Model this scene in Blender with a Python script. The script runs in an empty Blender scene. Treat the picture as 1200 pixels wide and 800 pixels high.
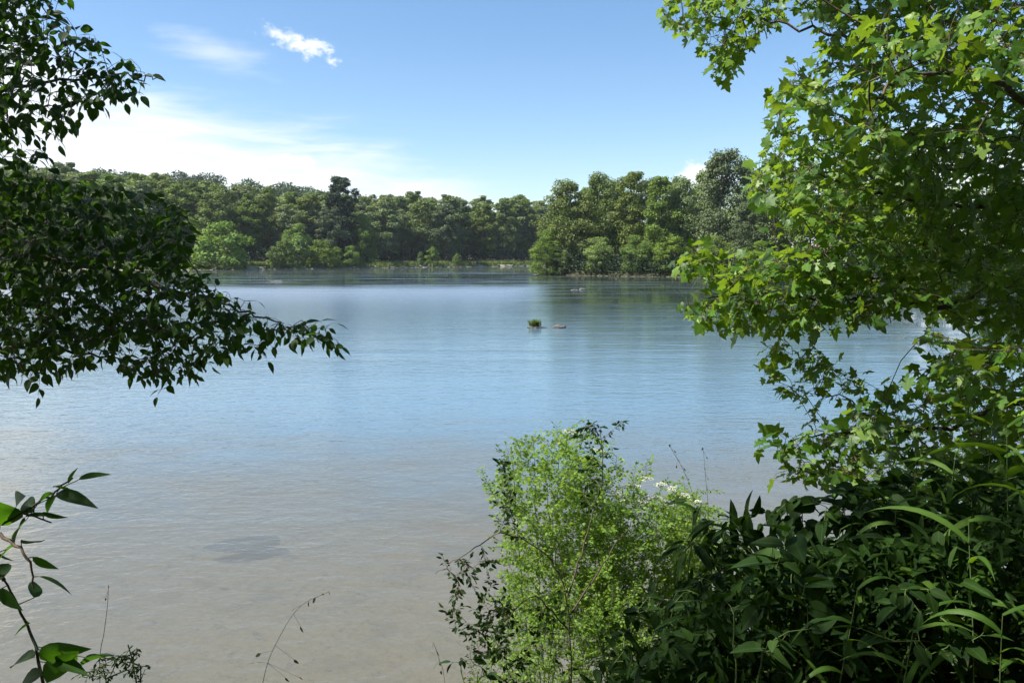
import bpy, math, random
import numpy as np
from math import radians as R, sin, cos, pi
rng = np.random.default_rng(7)
random.seed(7)
sc = bpy.context.scene
col = sc.collection

# ------------------------------------------------------------------ camera
CAMZ = 3.4; F = 942.0; PITCH = R(5.94)
cam = bpy.data.cameras.new('camera'); co = bpy.data.objects.new('camera', cam); col.objects.link(co)
co.location = (0, 0, CAMZ); co.rotation_euler = (R(90) - PITCH, 0, 0)
cam.sensor_width = 36; cam.lens = 36 * F / 1200; cam.clip_end = 6000; cam.clip_start = 0.05
sc.camera = co

def ray(px, py):
    a = (np.asarray(px, float) - 600) / F; b = -(np.asarray(py, float) - 400) / F
    return a, cos(PITCH) + b * sin(PITCH), -sin(PITCH) + b * cos(PITCH)
def at(px, py, Y):
    """world point seen at photo pixel (px,py), Y metres ahead"""
    x, y, z = ray(px, py)
    t = np.asarray(Y, float) / y
    return np.stack([x * t, y * t, CAMZ + z * t], -1)
def proj(P):
    P = np.atleast_2d(P); y = P[:, 1]; z = P[:, 2] - CAMZ
    f = y * cos(PITCH) - z * sin(PITCH); u = y * sin(PITCH) + z * cos(PITCH)
    f = np.where(f < .05, np.nan, f)
    return 600 + F * P[:, 0] / f, 400 - F * u / f
def in_frame(P, m=40):
    a, b = proj(P)
    return (a > -m) & (a < 1200 + m) & (b > -m) & (b < 800 + m)

# ------------------------------------------------------------------ light
SUN_EL = R(56); SUN_AZ = R(-102)          # azimuth from +Y towards +X
S = np.array([sin(SUN_AZ) * cos(SUN_EL), cos(SUN_AZ) * cos(SUN_EL), sin(SUN_EL)])
sl = bpy.data.lights.new('sun', 'SUN'); sl.energy = 5.0; sl.angle = R(.55); sl.color = (1, .95, .86)
so = bpy.data.objects.new('sun', sl); col.objects.link(so)
from mathutils import Vector
so.rotation_euler = Vector(S).to_track_quat('Z', 'Y').to_euler(); so.location = (-20, 5, 40)

sc.view_settings.view_transform = 'Standard'; sc.view_settings.look = 'None'
sc.view_settings.exposure = 0.9; sc.view_settings.gamma = 1
sc.cycles.max_bounces = 6; sc.cycles.diffuse_bounces = 3; sc.cycles.glossy_bounces = 2
sc.cycles.transmission_bounces = 3; sc.cycles.transparent_max_bounces = 4
sc.cycles.caustics_reflective = False; sc.cycles.caustics_refractive = False
sc.cycles.use_denoising = True

class NT:
    """small node-tree writer"""
    def __init__(s, nt): s.t = nt; nt.nodes.clear()
    def n(s, typ, **k):
        nd = s.t.nodes.new(typ)
        ins = k.pop('ins', {})
        for a, v in k.items(): setattr(nd, a, v)
        for a, v in ins.items():
            if hasattr(v, 'is_output') or isinstance(v, bpy.types.NodeSocket): s.t.links.new(v, nd.inputs[a])
            else: nd.inputs[a].default_value = v
        return nd
    def m(s, op, a, b=0.0, c=0.0, clamp=False):
        return s.n('ShaderNodeMath', operation=op, use_clamp=clamp, ins={0: a, 1: b, 2: c}).outputs[0]
    def noise(s, vec, scale, detail=3, rough=.55, out=0, dist=0):
        return s.n('ShaderNodeTexNoise', ins={'Vector': vec, 'Scale': scale, 'Detail': detail, 'Roughness': rough, 'Distortion': dist}).outputs[out]
    def ramp(s, v, lo, hi, a=0.0, b=1.0):
        return s.n('ShaderNodeMapRange', interpolation_type='SMOOTHSTEP', ins={0: v, 1: lo, 2: hi, 3: a, 4: b}).outputs[0]
    def mix(s, f, a, b):
        nd = s.n('ShaderNodeMix', data_type='RGBA')
        for i, v in ((0, f), (6, a), (7, b)):
            if isinstance(v, bpy.types.NodeSocket): s.t.links.new(v, nd.inputs[i])
            else: nd.inputs[i].default_value = v if i == 0 else tuple(v) + (1,) * (4 - len(v))
        return nd.outputs[2]
    def scale(s, vec, v):
        return s.n('ShaderNodeVectorMath', operation='MULTIPLY', ins={0: vec, 1: v}).outputs[0]

# ------------------------------------------------------------------ world
w = bpy.data.worlds.new('World'); sc.world = w; w.use_nodes = True
T = NT(w.node_tree)
sky = T.n('ShaderNodeTexSky', sky_type='NISHITA', sun_disc=False, sun_elevation=SUN_EL, sun_rotation=SUN_AZ,
          air_density=1.0, dust_density=.35, ozone_density=2.2, altitude=100)
hsv = T.n('ShaderNodeHueSaturation', ins={'Saturation': 1.13, 'Value': 1.0, 'Color': sky.outputs[0]})
tc = T.n('ShaderNodeTexCoord'); sp = T.n('ShaderNodeSeparateXYZ', ins={0: tc.outputs['Generated']})
az = T.m('ARCTAN2', sp.outputs[0], sp.outputs[1]); el = T.m('ARCSINE', sp.outputs[2])
def azel(px, py):
    x, y, z = [float(v) for v in ray(px, py)]
    return math.atan2(x, y), math.atan2(z, math.hypot(x, y))
vec = T.n('ShaderNodeCombineXYZ', ins={0: az, 1: el}).outputs[0]
# high thin cloud: everything under a sloping upper edge in the left of the view
a0, e0 = azel(110, 92); a1, e1 = azel(540, 222)
sl_ = (e1 - e0) / (a1 - a0)
edge = T.m('ADD', T.m('ADD', T.m('MULTIPLY', T.m('SUBTRACT', az, a0), sl_), e0 + .012), T.ramp(az, -.80, -.46, .36, 0))
below = T.m('SUBTRACT', edge, el)
n1 = T.noise(T.scale(vec, (2.6, 15, 1)), 1.6, 5, .6, dist=.6)
n2 = T.noise(T.scale(vec, (7, 46, 1)), 1.5, 4, .6, dist=.8)
sig = T.m('ADD', T.m('ADD', below, T.m('MULTIPLY', T.m('SUBTRACT', n1, .5), .12)), T.m('MULTIPLY', T.m('SUBTRACT', n2, .5), .05))
cir = T.m('MULTIPLY', T.ramp(sig, -.03, .065, 0, .94), T.ramp(n2, .25, .6, .72, 1))
cir = T.m('MULTIPLY', cir, T.ramp(az, azel(490, 0)[0], azel(640, 0)[0], 1, 0))
cir = T.m('MULTIPLY', cir, T.ramp(az, -2.6, -1.9, 0, 1))
mask = cir
def blob(px, py, wx, wy, tilt, sc_, soft, amp, namp, seed=0.0):
    global mask
    a, e = azel(px, py)
    dx = T.m('SUBTRACT', az, a); dy = T.m('SUBTRACT', el, e)
    c, s_ = cos(tilt), sin(tilt)
    u = T.m('ADD', T.m('MULTIPLY', dx, c), T.m('MULTIPLY', dy, s_))
    v = T.m('SUBTRACT', T.m('MULTIPLY', dy, c), T.m('MULTIPLY', dx, s_))
    u = T.m('DIVIDE', u, wx / F); v = T.m('DIVIDE', v, wy / F)
    d = T.m('SQRT', T.m('ADD', T.m('MULTIPLY', u, u), T.m('MULTIPLY', v, v)))
    nn = T.noise(T.n('ShaderNodeVectorMath', operation='ADD', ins={0: T.scale(vec, sc_), 1: (seed, seed, 0)}).outputs[0], 1, 5, .62)
    g = T.m('ADD', T.m('SUBTRACT', 1.0, d), T.m('MULTIPLY', T.m('SUBTRACT', nn, .5), namp))
    mk = T.ramp(g, 0, soft, 0, amp)
    mask = T.m('MAXIMUM', mask, mk)
blob(358, 54, 44, 13, R(-17), (55, 80, 1), 1.0, .95, 3.4, 3.1)
blob(330, 42, 24, 10, R(-25), (80, 90, 1), 1.1, .85, 3.0, 5.0)
blob(250, 62, 75, 26, R(-10), (12, 60, 1), 1.3, .5, 1.6, 1.7)
blob(343, 188, 36, 9, R(-4), (80, 90, 1), .5, .95, 1.6, 9.2)
blob(282, 204, 30, 8, R(-4), (80, 90, 1), .6, .8, 1.6, 2.2)
blob(825, 210, 40, 22, 0, (60, 70, 1), .5, .9, 1.4, 4.4)
blob(1115, 205, 120, 55, 0, (25, 40, 1), .5, .92, 1.6, 6.1)
bgs = T.n('ShaderNodeBackground', ins={0: hsv.outputs[0], 1: .10})
cc = T.mix(T.m('MULTIPLY', n2, .6), (.90, .95, 1.0), (1, 1, 1))
bgc = T.n('ShaderNodeBackground', ins={0: cc, 1: .66})
mx = T.n('ShaderNodeMixShader', ins={0: mask, 1: bgs.outputs[0], 2: bgc.outputs[0]})
T.n('ShaderNodeOutputWorld', ins={0: mx.outputs[0]})

# ------------------------------------------------------------------ object helpers
def tag(o, label=None, cat=None, group=None, kind=None):
    if label: o['label'] = label
    if cat: o['category'] = cat
    if group: o['group'] = group
    if kind: o['kind'] = kind
    return o
def empty(name, loc, label, cat, group=None):
    o = bpy.data.objects.new(name, None); o.location = [float(v) for v in loc]; o.empty_display_size = .3; col.objects.link(o)
    return tag(o, label, cat, group)
def mesh_obj(name, V, faces, mat, parent=None, luv=None, smooth=False, local=True):
    """faces: list of int arrays (n,k) of several k"""
    me = bpy.data.meshes.new(name)
    V = np.asarray(V, np.float32)
    if parent is not None and local: V = V - np.array(parent.location, np.float32)
    faces = [np.asarray(f, np.int32) for f in (faces if isinstance(faces, list) else [faces]) if len(f)]
    nl = sum(f.size for f in faces); nf = sum(len(f) for f in faces)
    me.vertices.add(len(V)); me.vertices.foreach_set('co', V.ravel())
    me.loops.add(nl); me.loops.foreach_set('vertex_index', np.concatenate([f.ravel() for f in faces]))
    tot = np.concatenate([np.full(len(f), f.shape[1], np.int32) for f in faces])
    st = np.concatenate([[0], np.cumsum(tot)[:-1]]).astype(np.int32)
    me.polygons.add(nf); me.polygons.foreach_set('loop_start', st); me.polygons.foreach_set('loop_total', tot)
    if smooth: me.polygons.foreach_set('use_smooth', np.ones(nf, bool))
    me.update(calc_edges=True); me.validate()
    if luv is not None:
        at_ = me.attributes.new('luv', 'FLOAT_VECTOR', 'POINT'); at_.data.foreach_set('vector', np.asarray(luv, np.float32).ravel())
    me.materials.append(mat)
    o = bpy.data.objects.new(name, me); col.objects.link(o)
    if parent is not None: o.parent = parent
    return o
def norm(v):
    return v / np.maximum(np.linalg.norm(v, axis=-1, keepdims=True), 1e-9)

# ---- leaf templates: (verts with x,y,z ; list of face arrays)
def strip_leaf(half, fold=.12, droop=.18):
    V = []; 
    for (x, y) in half:
        V += [(-x, y), (0, y), (x, y)]
    V = np.array(V, float); z = fold * np.abs(V[:, 0]) * 2 - droop * V[:, 1] ** 2
    Fq = []
    for i in range(len(half) - 1):
        b = 3 * i
        Fq += [(b, b + 1, b + 4, b + 3), (b + 1, b + 2, b + 5, b + 4)]
    return np.column_stack([V, z]), [np.array(Fq)]
OVATE = strip_leaf([(.005, 0), (.17, .10), (.26, .28), (.27, .45), (.2, .66), (.09, .86), (.004, 1)])
ELM = strip_leaf([(.005, 0), (.2, .15), (.27, .4), (.2, .65), (.07, .88), (.003, 1)], .1, .25)
LANCE = strip_leaf([(.004, 0), (.07, .12), (.105, .35), (.095, .6), (.05, .85), (.003, 1)], .3, .3)
HEART = strip_leaf([(.01, .03), (.25, -.03), (.38, .2), (.36, .42), (.24, .68), (.1, .88), (.003, 1)], .12, .2)
SMALL = strip_leaf([(.005, 0), (.24, .35), (.15, .75), (.004, 1)], .15, .1)
def maple():
    half = [(.03, 0), (.2, -.08), (.47, .06), (.40, .17), (.30, .27), (.56, .50), (.42, .54), (.24, .56), (.20, .76), (0, 1.0)]
    pts = [(x, y) for x, y in half] + [(-x, y) for x, y in half[-2::-1]]
    V = np.array([(0, .3)] + pts, float)
    r = np.hypot(V[:, 0], V[:, 1] - .3)
    z = -.28 * r ** 2; z[np.array([5, 15]) % len(V)] += .06
    n = len(pts)
    return np.column_stack([V, z]), [np.array([(0, 1 + (i + 1) % n, 1 + i) for i in range(n)])]
MAPLE = maple()
DIAM = (np.array([(0, 0, 0), (.38, .42, .05), (0, 1, -.08), (-.34, .5, .06)], float), [np.array([(0, 1, 2, 3)])])
TUFT = (np.array([(0, 0, 0), (.42, .22, .08), (.30, .75, -.02), (-.08, 1, -.12), (-.45, .62, .1), (-.3, .12, .02)], float), [np.array([(0, 1, 2, 3), (0, 3, 4, 5)])])

def scatter(tmpl, pos, d, nrm, size, rnd, wid=None):
    TV, TF = tmpl; n = len(pos); k = len(TV)
    y = norm(d); z = norm(nrm - (nrm * y).sum(-1, keepdims=True) * y); x = np.cross(y, z)
    size = np.asarray(size)[:, None, None]
    wx = 1 if wid is None else np.asarray(wid)[:, None, None]
    V = pos[:, None, :] + size * (TV[None, :, 0, None] * wx * x[:, None] + TV[None, :, 1, None] * y[:, None] + TV[None, :, 2, None] * z[:, None])
    luv = np.empty((n, k, 3)); luv[:, :, 0] = TV[:, 0]; luv[:, :, 1] = TV[:, 1]; luv[:, :, 2] = np.asarray(rnd)[:, None]
    off = (np.arange(n) * k)[:, None, None]
    return V.reshape(-1, 3), [(f[None] + off).reshape(-1, f.shape[1]) for f in TF], luv.reshape(-1, 3)
def join(parts):
    Vs, Ls, byk, o = [], [], {}, 0
    for V, Fs, L in parts:
        Vs.append(V); Ls.append(L)
        for f in Fs: byk.setdefault(f.shape[1], []).append(f + o)
        o += len(V)
    return np.concatenate(Vs), [np.concatenate(v) for v in byk.values()], np.concatenate(Ls)

def tubes(A, B, ra, rb, sides=5):
    """independent tapered prisms A->B"""
    A = np.asarray(A, float); B = np.asarray(B, float); n = len(A)
    d = norm(B - A); up = np.where(np.abs(d[:, 2:3]) > .9, np.array([[1., 0, 0]]), np.array([[0, 0, 1.]]))
    x = norm(np.cross(d, up)); y = np.cross(d, x)
    t = np.arange(sides) * 2 * pi / sides
    ring = np.cos(t)[None, :, None] * x[:, None] + np.sin(t)[None, :, None] * y[:, None]
    ra = np.broadcast_to(np.asarray(ra, float), (n,)); rb = np.broadcast_to(np.asarray(rb, float), (n,))
    V = np.concatenate([A[:, None] + ring * ra[:, None, None], B[:, None] + ring * rb[:, None, None]], 1)
    i = np.arange(sides); j = (i + 1) % sides
    f = np.stack([i, j, j + sides, i + sides], 1)
    Fq = (f[None] + (np.arange(n) * 2 * sides)[:, None, None]).reshape(-1, 4)
    return V.reshape(-1, 3), [Fq], np.zeros((n * 2 * sides, 3))
def tube_path(P, r0, r1, sides=8):
    """one smooth tube along a polyline"""
    P = np.asarray(P, float); n = len(P); r = np.linspace(r0, r1, n) if np.isscalar(r1) else np.asarray(r0)
    d = norm(np.gradient(P, axis=0)); up = np.array([1., .13, .2]) if abs(d[0][2]) > .7 else np.array([0.1, .05, 1.])
    x = norm(np.cross(d, up)); y = np.cross(d, x)
    t = np.arange(sides) * 2 * pi / sides
    V = P[:, None] + r[:, None, None] * (np.cos(t)[None, :, None] * x[:, None] + np.sin(t)[None, :, None] * y[:, None])
    i = np.arange(sides); j = (i + 1) % sides
    f = np.stack([i, j, j + sides, i + sides], 1)
    Fq = (f[None] + (np.arange(n - 1) * sides)[:, None, None]).reshape(-1, 4)
    return V.reshape(-1, 3), [Fq], np.zeros((n * sides, 3))
def curve(P, n=24, jit=0.0):
    """Catmull-Rom through control points"""
    P = np.asarray(P, float); Q = np.vstack([2 * P[0] - P[1], P, 2 * P[-1] - P[-2]])
    out = []; m = len(P) - 1
    for s in np.linspace(0, m - 1e-6, n):
        i = int(s); t = s - i; p0, p1, p2, p3 = Q[i:i + 4]
        out.append(.5 * (2 * p1 + (p2 - p0) * t + (2 * p0 - 5 * p1 + 4 * p2 - p3) * t * t + (3 * p1 - p0 - 3 * p2 + p3) * t ** 3))
    out = np.array(out)
    if jit: out[1:-1] += rng.normal(0, jit, (n - 2, 3))
    return out

# ------------------------------------------------------------------ materials
def new_mat(name):
    m = bpy.data.materials.new(name); m.use_nodes = True
    return m, NT(m.node_tree)
def leaf_mat(name, c1, c2, c3, trans, tcol, rough=.46, rib=.35, spec=.4, spots=0.0, objvar=0.0):
    m, t = new_mat(name)
    a = t.n('ShaderNodeAttribute', attribute_name='luv'); s = t.n('ShaderNodeSeparateXYZ', ins={0: a.outputs['Vector']})
    rnd = s.outputs[2]
    c = t.mix(t.ramp(rnd, 0, .6), c1, c2); c = t.mix(t.ramp(rnd, .6, 1.0), c, c3)
    tcm = t.mix(rnd, tcol, tuple(v * .72 for v in tcol))
    if rib:
        midr = t.m('LESS_THAN', t.m('ABSOLUTE', s.outputs[0]), .022)
        # side veins slanting away from the midrib
        vv = t.m('FRACT', t.m('MULTIPLY', t.m('SUBTRACT', s.outputs[1], t.m('MULTIPLY', t.m('ABSOLUTE', s.outputs[0]), .9)), 8.0))
        vn = t.m('MULTIPLY', t.m('LESS_THAN', vv, .12), .4)
        k = t.m('MULTIPLY', t.m('MAXIMUM', midr, vn), rib)
        c = t.mix(k, c, tuple(min(1, v * 2.2 + .02) for v in c2))
    tcg = t.n('ShaderNodeTexCoord')
    nz = t.noise(tcg.outputs['Object'], 14.0, 3)
    c = t.mix(t.ramp(nz, .35, .75, 0, .35), c, c1)
    if objvar:
        oi = t.n('ShaderNodeObjectInfo').outputs['Random']
        c = t.n('ShaderNodeHueSaturation', ins={'Hue': t.m('ADD', .5 - objvar * .008, t.m('MULTIPLY', oi, objvar * .035)),
             'Saturation': t.m('SUBTRACT', 1.05, t.m('MULTIPLY', t.m('FRACT', t.m('MULTIPLY', oi, 7.3)), objvar * .45)),
             'Value': t.m('ADD', .82, t.m('MULTIPLY', t.m('FRACT', t.m('MULTIPLY', oi, 3.7)), .45)), 'Color': c}).outputs[0]
    if spots:
        sp_ = t.ramp(t.noise(tcg.outputs['Object'], 60.0, 2), .68, .74, 0, spots)
        c = t.mix(sp_, c, (.10, .06, .02))
    p = t.n('ShaderNodeBsdfPrincipled', ins={'Base Color': c, 'Roughness': rough, 'Specular IOR Level': spec})
    tr = t.n('ShaderNodeBsdfTranslucent', ins={0: tcm})
    mxs = t.n('ShaderNodeMixShader', ins={0: trans, 1: p.outputs[0], 2: tr.outputs[0]})
    t.n('ShaderNodeOutputMaterial', ins={0: mxs.outputs[0]})
    return m
def bark_mat(name, c1, c2, scale=30, bump=.4):
    m, t = new_mat(name); tcg = t.n('ShaderNodeTexCoord')
    v = t.scale(tcg.outputs['Object'], (1, 1, .3))
    n = t.noise(v, scale, 5, .65); c = t.mix(t.ramp(n, .3, .7), c1, c2)
    b = t.n('ShaderNodeBump', ins={'Strength': bump, 'Distance': .02, 'Height': n})
    p = t.n('ShaderNodeBsdfPrincipled', ins={'Base Color': c, 'Roughness': .85, 'Normal': b.outputs[0]})
    t.n('ShaderNodeOutputMaterial', ins={0: p.outputs[0]})
    return m
M = {}
M['elm'] = leaf_mat('elm_leaf', (.012, .030, .008), (.022, .050, .010), (.04, .075, .014), .26, (.10, .24, .012), .55, spec=.12)
M['maple'] = leaf_mat('maple_leaf', (.018, .050, .007), (.055, .135, .014), (.18, .29, .045), .29, (.47, .72, .04), .46, spec=.35, spots=.5)
M['far'] = leaf_mat('distant_foliage', (.10, .152, .022), (.145, .205, .03), (.195, .25, .048), .28, (.26, .34, .03), .6, rib=0, spec=.25, objvar=1.0)
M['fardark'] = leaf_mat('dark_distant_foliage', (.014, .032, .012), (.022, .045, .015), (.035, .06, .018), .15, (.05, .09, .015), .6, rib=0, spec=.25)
M['willow'] = leaf_mat('grey_green_foliage', (.09, .12, .05), (.12, .16, .065), (.15, .19, .085), .22, (.12, .17, .05), .6, rib=0, spec=.3)
M['bush'] = leaf_mat('shore_bush_foliage', (.11, .18, .025), (.16, .24, .035), (.2, .27, .05), .3, (.3, .42, .04), .6, rib=0, spec=.25, objvar=.6)
M['fern'] = leaf_mat('feathery_leaf', (.12, .22, .03), (.17, .31, .045), (.25, .38, .07), .45, (.44, .62, .05), .5, rib=0, spec=.3)
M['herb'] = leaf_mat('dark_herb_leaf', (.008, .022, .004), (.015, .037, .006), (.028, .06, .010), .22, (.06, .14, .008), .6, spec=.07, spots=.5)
M['broad'] = leaf_mat('broad_leaf', (.013, .032, .007), (.022, .050, .011), (.04, .078, .016), .25, (.08, .19, .010), .6, spec=.1, spots=.4)
M['cane'] = leaf_mat('cane_leaf', (.035, .085, .012), (.06, .13, .018), (.10, .18, .03), .4, (.24, .42, .02), .5, spec=.2, rib=.3)
M['sapling'] = leaf_mat('sapling_leaf', (.009, .024, .006), (.016, .04, .009), (.028, .065, .012), .34, (.11, .30, .010), .5, spec=.12, spots=.5)
M['seed'] = leaf_mat('seed_husk', (.05, .05, .02), (.08, .075, .03), (.12, .1, .05), .2, (.1, .1, .03), .6, rib=0)
M['white'] = leaf_mat('white_petal', (.6, .62, .5), (.7, .72, .6), (.75, .76, .66), .3, (.6, .65, .5), .6, rib=0)
M['grass'] = leaf_mat('grass_blade', (.08, .12, .02), (.13, .18, .03), (.2, .22, .06), .3, (.2, .3, .03), .6, rib=0)
M['bark'] = bark_mat('bark', (.035, .028, .02), (.11, .09, .07))
M['farbark'] = bark_mat('distant_bark', (.06, .05, .04), (.16, .14, .11), 6)
M['twig'] = bark_mat('twig_bark', (.05, .035, .022), (.13, .095, .06), 80, .2)
M['stem'] = bark_mat('green_stem', (.05, .09, .02), (.10, .15, .035), 60, .1)
M['redstem'] = bark_mat('reddish_stem', (.06, .035, .02), (.13, .075, .035), 60, .1)

# ------------------------------------------------------------------ terrain + water
def sstep(x): x = np.clip(x, 0, 1); return x * x * (3 - 2 * x)
def vnoise(x, y, s, seed=0):
    x = x / s + seed * 17.3; y = y / s + seed * 9.1
    return (np.sin(x * 1.3 + 1.7 * np.sin(y * .9 + seed)) + np.sin(y * 1.7 + 1.3 * np.sin(x * 1.1 + 2.1)) + .5 * np.sin(2.9 * x + 2.3 * y)) / 2.5
def near_edge(x): return 5.0 + .35 * np.clip(x, 0, 12) + .18 * vnoise(x, x * 0, 1.2)
def far_edge(x):
    e = np.where(x < -77, 228 + (x + 77) * .28, 228 + (x + 77) * 1.17)
    e = np.where(x > 12, 332 + (x - 12) * .15, e)
    return np.maximum(e, 60) + 2.2 * vnoise(x, x * 0, 9) + .8 * vnoise(x, x * 0, 2.6, 3)
def isl_front(x): return np.maximum(160 - .85 * (x - 6.8), 108) + 1.2 * vnoise(x, x * 0, 5, 5)
def height(x, y):
    e = near_edge(x); d = e - y
    near = 1.9 * sstep(d / 4.6) + .12 * np.clip(d - 8, 0, 60) + .05 * vnoise(x, y, .8) * sstep(d)
    bed = -.10 * np.clip(-d, 0, 4) - .055 * np.clip(-d - 4, 0, 22) - .04 * sstep(-d / 3) * vnoise(x, y, 1.6, 2)
    h = np.where(d > 0, near, bed)
    df = y - far_edge(x)
    H = np.interp(x, [-400, -160, -60, 40, 200, 600], [39, 32, 19, 9, 9, 16])
    hf = np.where(df > 0, .8 * sstep(df / 3) + 1.5 * sstep((df - 4) / 14) + H * sstep((df - 35) / 260) + .12 * vnoise(x, y, 3, 4) * sstep(df / 3), np.clip(df * .05, -2, 0))
    di = np.minimum(np.minimum((x - 5.5) * .9, (y - isl_front(x)) * .75), 215 - y + .0 * x)
    hi = np.where(di > 0, .9 * sstep(di / 2.5) + .5 * sstep((di - 4) / 20), np.clip(di * .12, -2, 0))
    r = np.where((y > 60) & (df > -40), np.maximum(h, hf), h)
    r = np.where(di > -12, np.maximum(r, hi), r)
    return r
gx = np.concatenate([np.linspace(-1800, -260, 24)[:-1], np.linspace(-260, -14, 150)[:-1], np.linspace(-14, 14, 120)[:-1], np.linspace(14, 200, 110)[:-1], np.linspace(200, 1800, 30)])
gy = np.concatenate([np.linspace(-120, -2, 24)[:-1], np.linspace(-2, 16, 100)[:-1], np.linspace(16, 100, 40)[:-1], np.linspace(100, 420, 230)[:-1], np.linspace(420, 3500, 40)])
X, Y = np.meshgrid(gx, gy); Z = height(X, Y)
nx, ny = len(gx), len(gy)
idx = np.arange(nx * ny).reshape(ny, nx)
Fg = np.stack([idx[:-1, :-1], idx[:-1, 1:], idx[1:, 1:], idx[1:, :-1]], -1).reshape(-1, 4)
m, t = new_mat('ground_soil'); g = t.n('ShaderNodeNewGeometry'); sx = t.n('ShaderNodeSeparateXYZ', ins={0: g.outputs['Position']})
P = g.outputs['Position']
n_a = t.noise(P, 1.3, 5, .6); n_b = t.noise(P, 9, 4, .6); n_c = t.noise(P, .25, 3)
sand = t.mix(t.ramp(n_b, .3, .7), (.29, .235, .165), (.36, .29, .20))
sand = t.mix(t.ramp(n_a, .5, .68), sand, (.19, .165, .115))
deep = t.mix(n_a, (.035, .045, .025), (.07, .07, .04))
bedc = t.mix(t.ramp(sx.outputs[2], -1.3, -.35, 1, 0), sand, deep)  # dark olive deep bed; its darkening stands in for light lost underwater
land = t.mix(t.ramp(n_b, .4, .6), (.045, .06, .02), (.09, .075, .045))
gravel = t.mix(t.ramp(t.noise(P, 2.2, 4, .7), .42, .6), (.30, .27, .21), (.12, .15, .05))
land = t.mix(t.m('MULTIPLY', t.ramp(sx.outputs[2], 1.2, 1.9, 1, 0), t.m('GREATER_THAN', sx.outputs[1], 216)), land, gravel)
cg = t.mix(t.ramp(sx.outputs[2], -.02, .04), bedc, land)
b = t.n('ShaderNodeBump', ins={'Strength': .5, 'Distance': .05, 'Height': n_b})
p = t.n('ShaderNodeBsdfPrincipled', ins={'Base Color': cg, 'Roughness': .9, 'Normal': b.outputs[0]})
t.n('ShaderNodeOutputMaterial', ins={0: p.outputs[0]})
tag(mesh_obj('ground', np.stack([X, Y, Z], -1).reshape(-1, 3), Fg, m, smooth=True), 'sandy riverbed, earth banks and low hills around the river', 'ground', kind='structure')

m, t = new_mat('river_water'); g = t.n('ShaderNodeNewGeometry'); P = g.outputs['Position']
sx = t.n('ShaderNodeSeparateXYZ', ins={0: P})
dist = sx.outputs[1]
# ripples: fine wind chop over a low swell; wind-ruffled reaches and sheltered ones by the banks
rip = t.noise(t.scale(P, (1, 1.5, 1)), 7.0, 3, .6, dist=.3)
chop = t.noise(t.scale(P, (.9, 1.6, 1)), 2.0, 3, .55, dist=.4)
swell = t.noise(t.scale(P, (.7, 1.2, 1)), .5, 3, .5, dist=.5)
bn = t.noise(t.scale(P, (.012, .09, 1)), 1.0, 4, .6, dist=1.0)
bn2 = t.noise(t.scale(P, (.035, .42, 1)), 1.0, 4, .65, dist=1.0)
xx = t.m('SUBTRACT', sx.outputs[0], t.m('MULTIPLY', dist, .022))
wob = t.m('MULTIPLY', t.m('SUBTRACT', bn2, .5), 60)
sh1 = t.ramp(t.m('ADD', dist, wob), 78, 112)
sh2 = t.m('MULTIPLY', t.ramp(t.m('ADD', xx, t.m('MULTIPLY', wob, .22)), -3.5, 6), t.ramp(t.m('ADD', dist, t.m('MULTIPLY', wob, .3)), 20, 36))
shelter = t.m('MAXIMUM', sh1, sh2)
streak = t.ramp(bn2, .50, .60, 0, .85)
shelter = t.m('MULTIPLY', shelter, t.m('SUBTRACT', 1.0, t.m('MULTIPLY', streak, .8)))
calm = t.ramp(bn, .36, .62, .72, 1.1)
amp = t.m('MULTIPLY', calm, t.m('SUBTRACT', 1.12, shelter))
h1 = t.m('MULTIPLY', rip, t.ramp(dist, 8, 60, .006, .004))
h2 = t.m('MULTIPLY', chop, .016)
h3 = t.m('MULTIPLY', swell, .014)
hh = t.m('MULTIPLY', t.m('ADD', t.m('ADD', h1, h2), h3), amp)
b = t.n('ShaderNodeBump', ins={'Strength': 1.0, 'Distance': 1.0, 'Height': hh})
fr = t.n('ShaderNodeFresnel', ins={0: 1.66, 'Normal': b.outputs[0]})
rg = t.m('MULTIPLY', t.ramp(dist, 12, 90, .05, .30), t.m('SUBTRACT', 1.0, t.m('MULTIPLY', shelter, .93)))
gl = t.n('ShaderNodeBsdfGlossy', ins={'Color': (1, 1, 1, 1), 'Roughness': rg, 'Normal': b.outputs[0]})
trn = t.n('ShaderNodeBsdfTransparent', ins={0: (.80, .84, .80, 1)})
silt_sky_c = t.mix(t.ramp(t.m('ADD', dist, t.m('MULTIPLY', t.m('SUBTRACT', swell, .5), 8)), 8.5, 19), (.185, .172, .12), (.15, .25, .33))  # brown silt near; the blue beyond is sky brightness painted into the body
silt_sky_c = t.mix(t.ramp(dist, 28, 66), silt_sky_c, (.035, .06, .05))
silt_sky = t.n('ShaderNodeBsdfDiffuse', ins={0: silt_sky_c})
body = t.n('ShaderNodeMixShader', ins={0: t.ramp(dist, 8, 22, .50, .75), 1: trn.outputs[0], 2: silt_sky.outputs[0]})
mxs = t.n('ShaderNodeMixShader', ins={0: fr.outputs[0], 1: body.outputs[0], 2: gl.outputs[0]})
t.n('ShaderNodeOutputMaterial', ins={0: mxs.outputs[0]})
Vw = np.array([(-1800, -10, 0), (1800, -10, 0), (1800, 700, 0), (-1800, 700, 0)], float)
tag(mesh_obj('water', Vw, np.array([(0, 1, 2, 3)]), m), 'wide shallow river rippling past, brown by the near bank and blue beyond', 'river', kind='structure')

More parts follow.
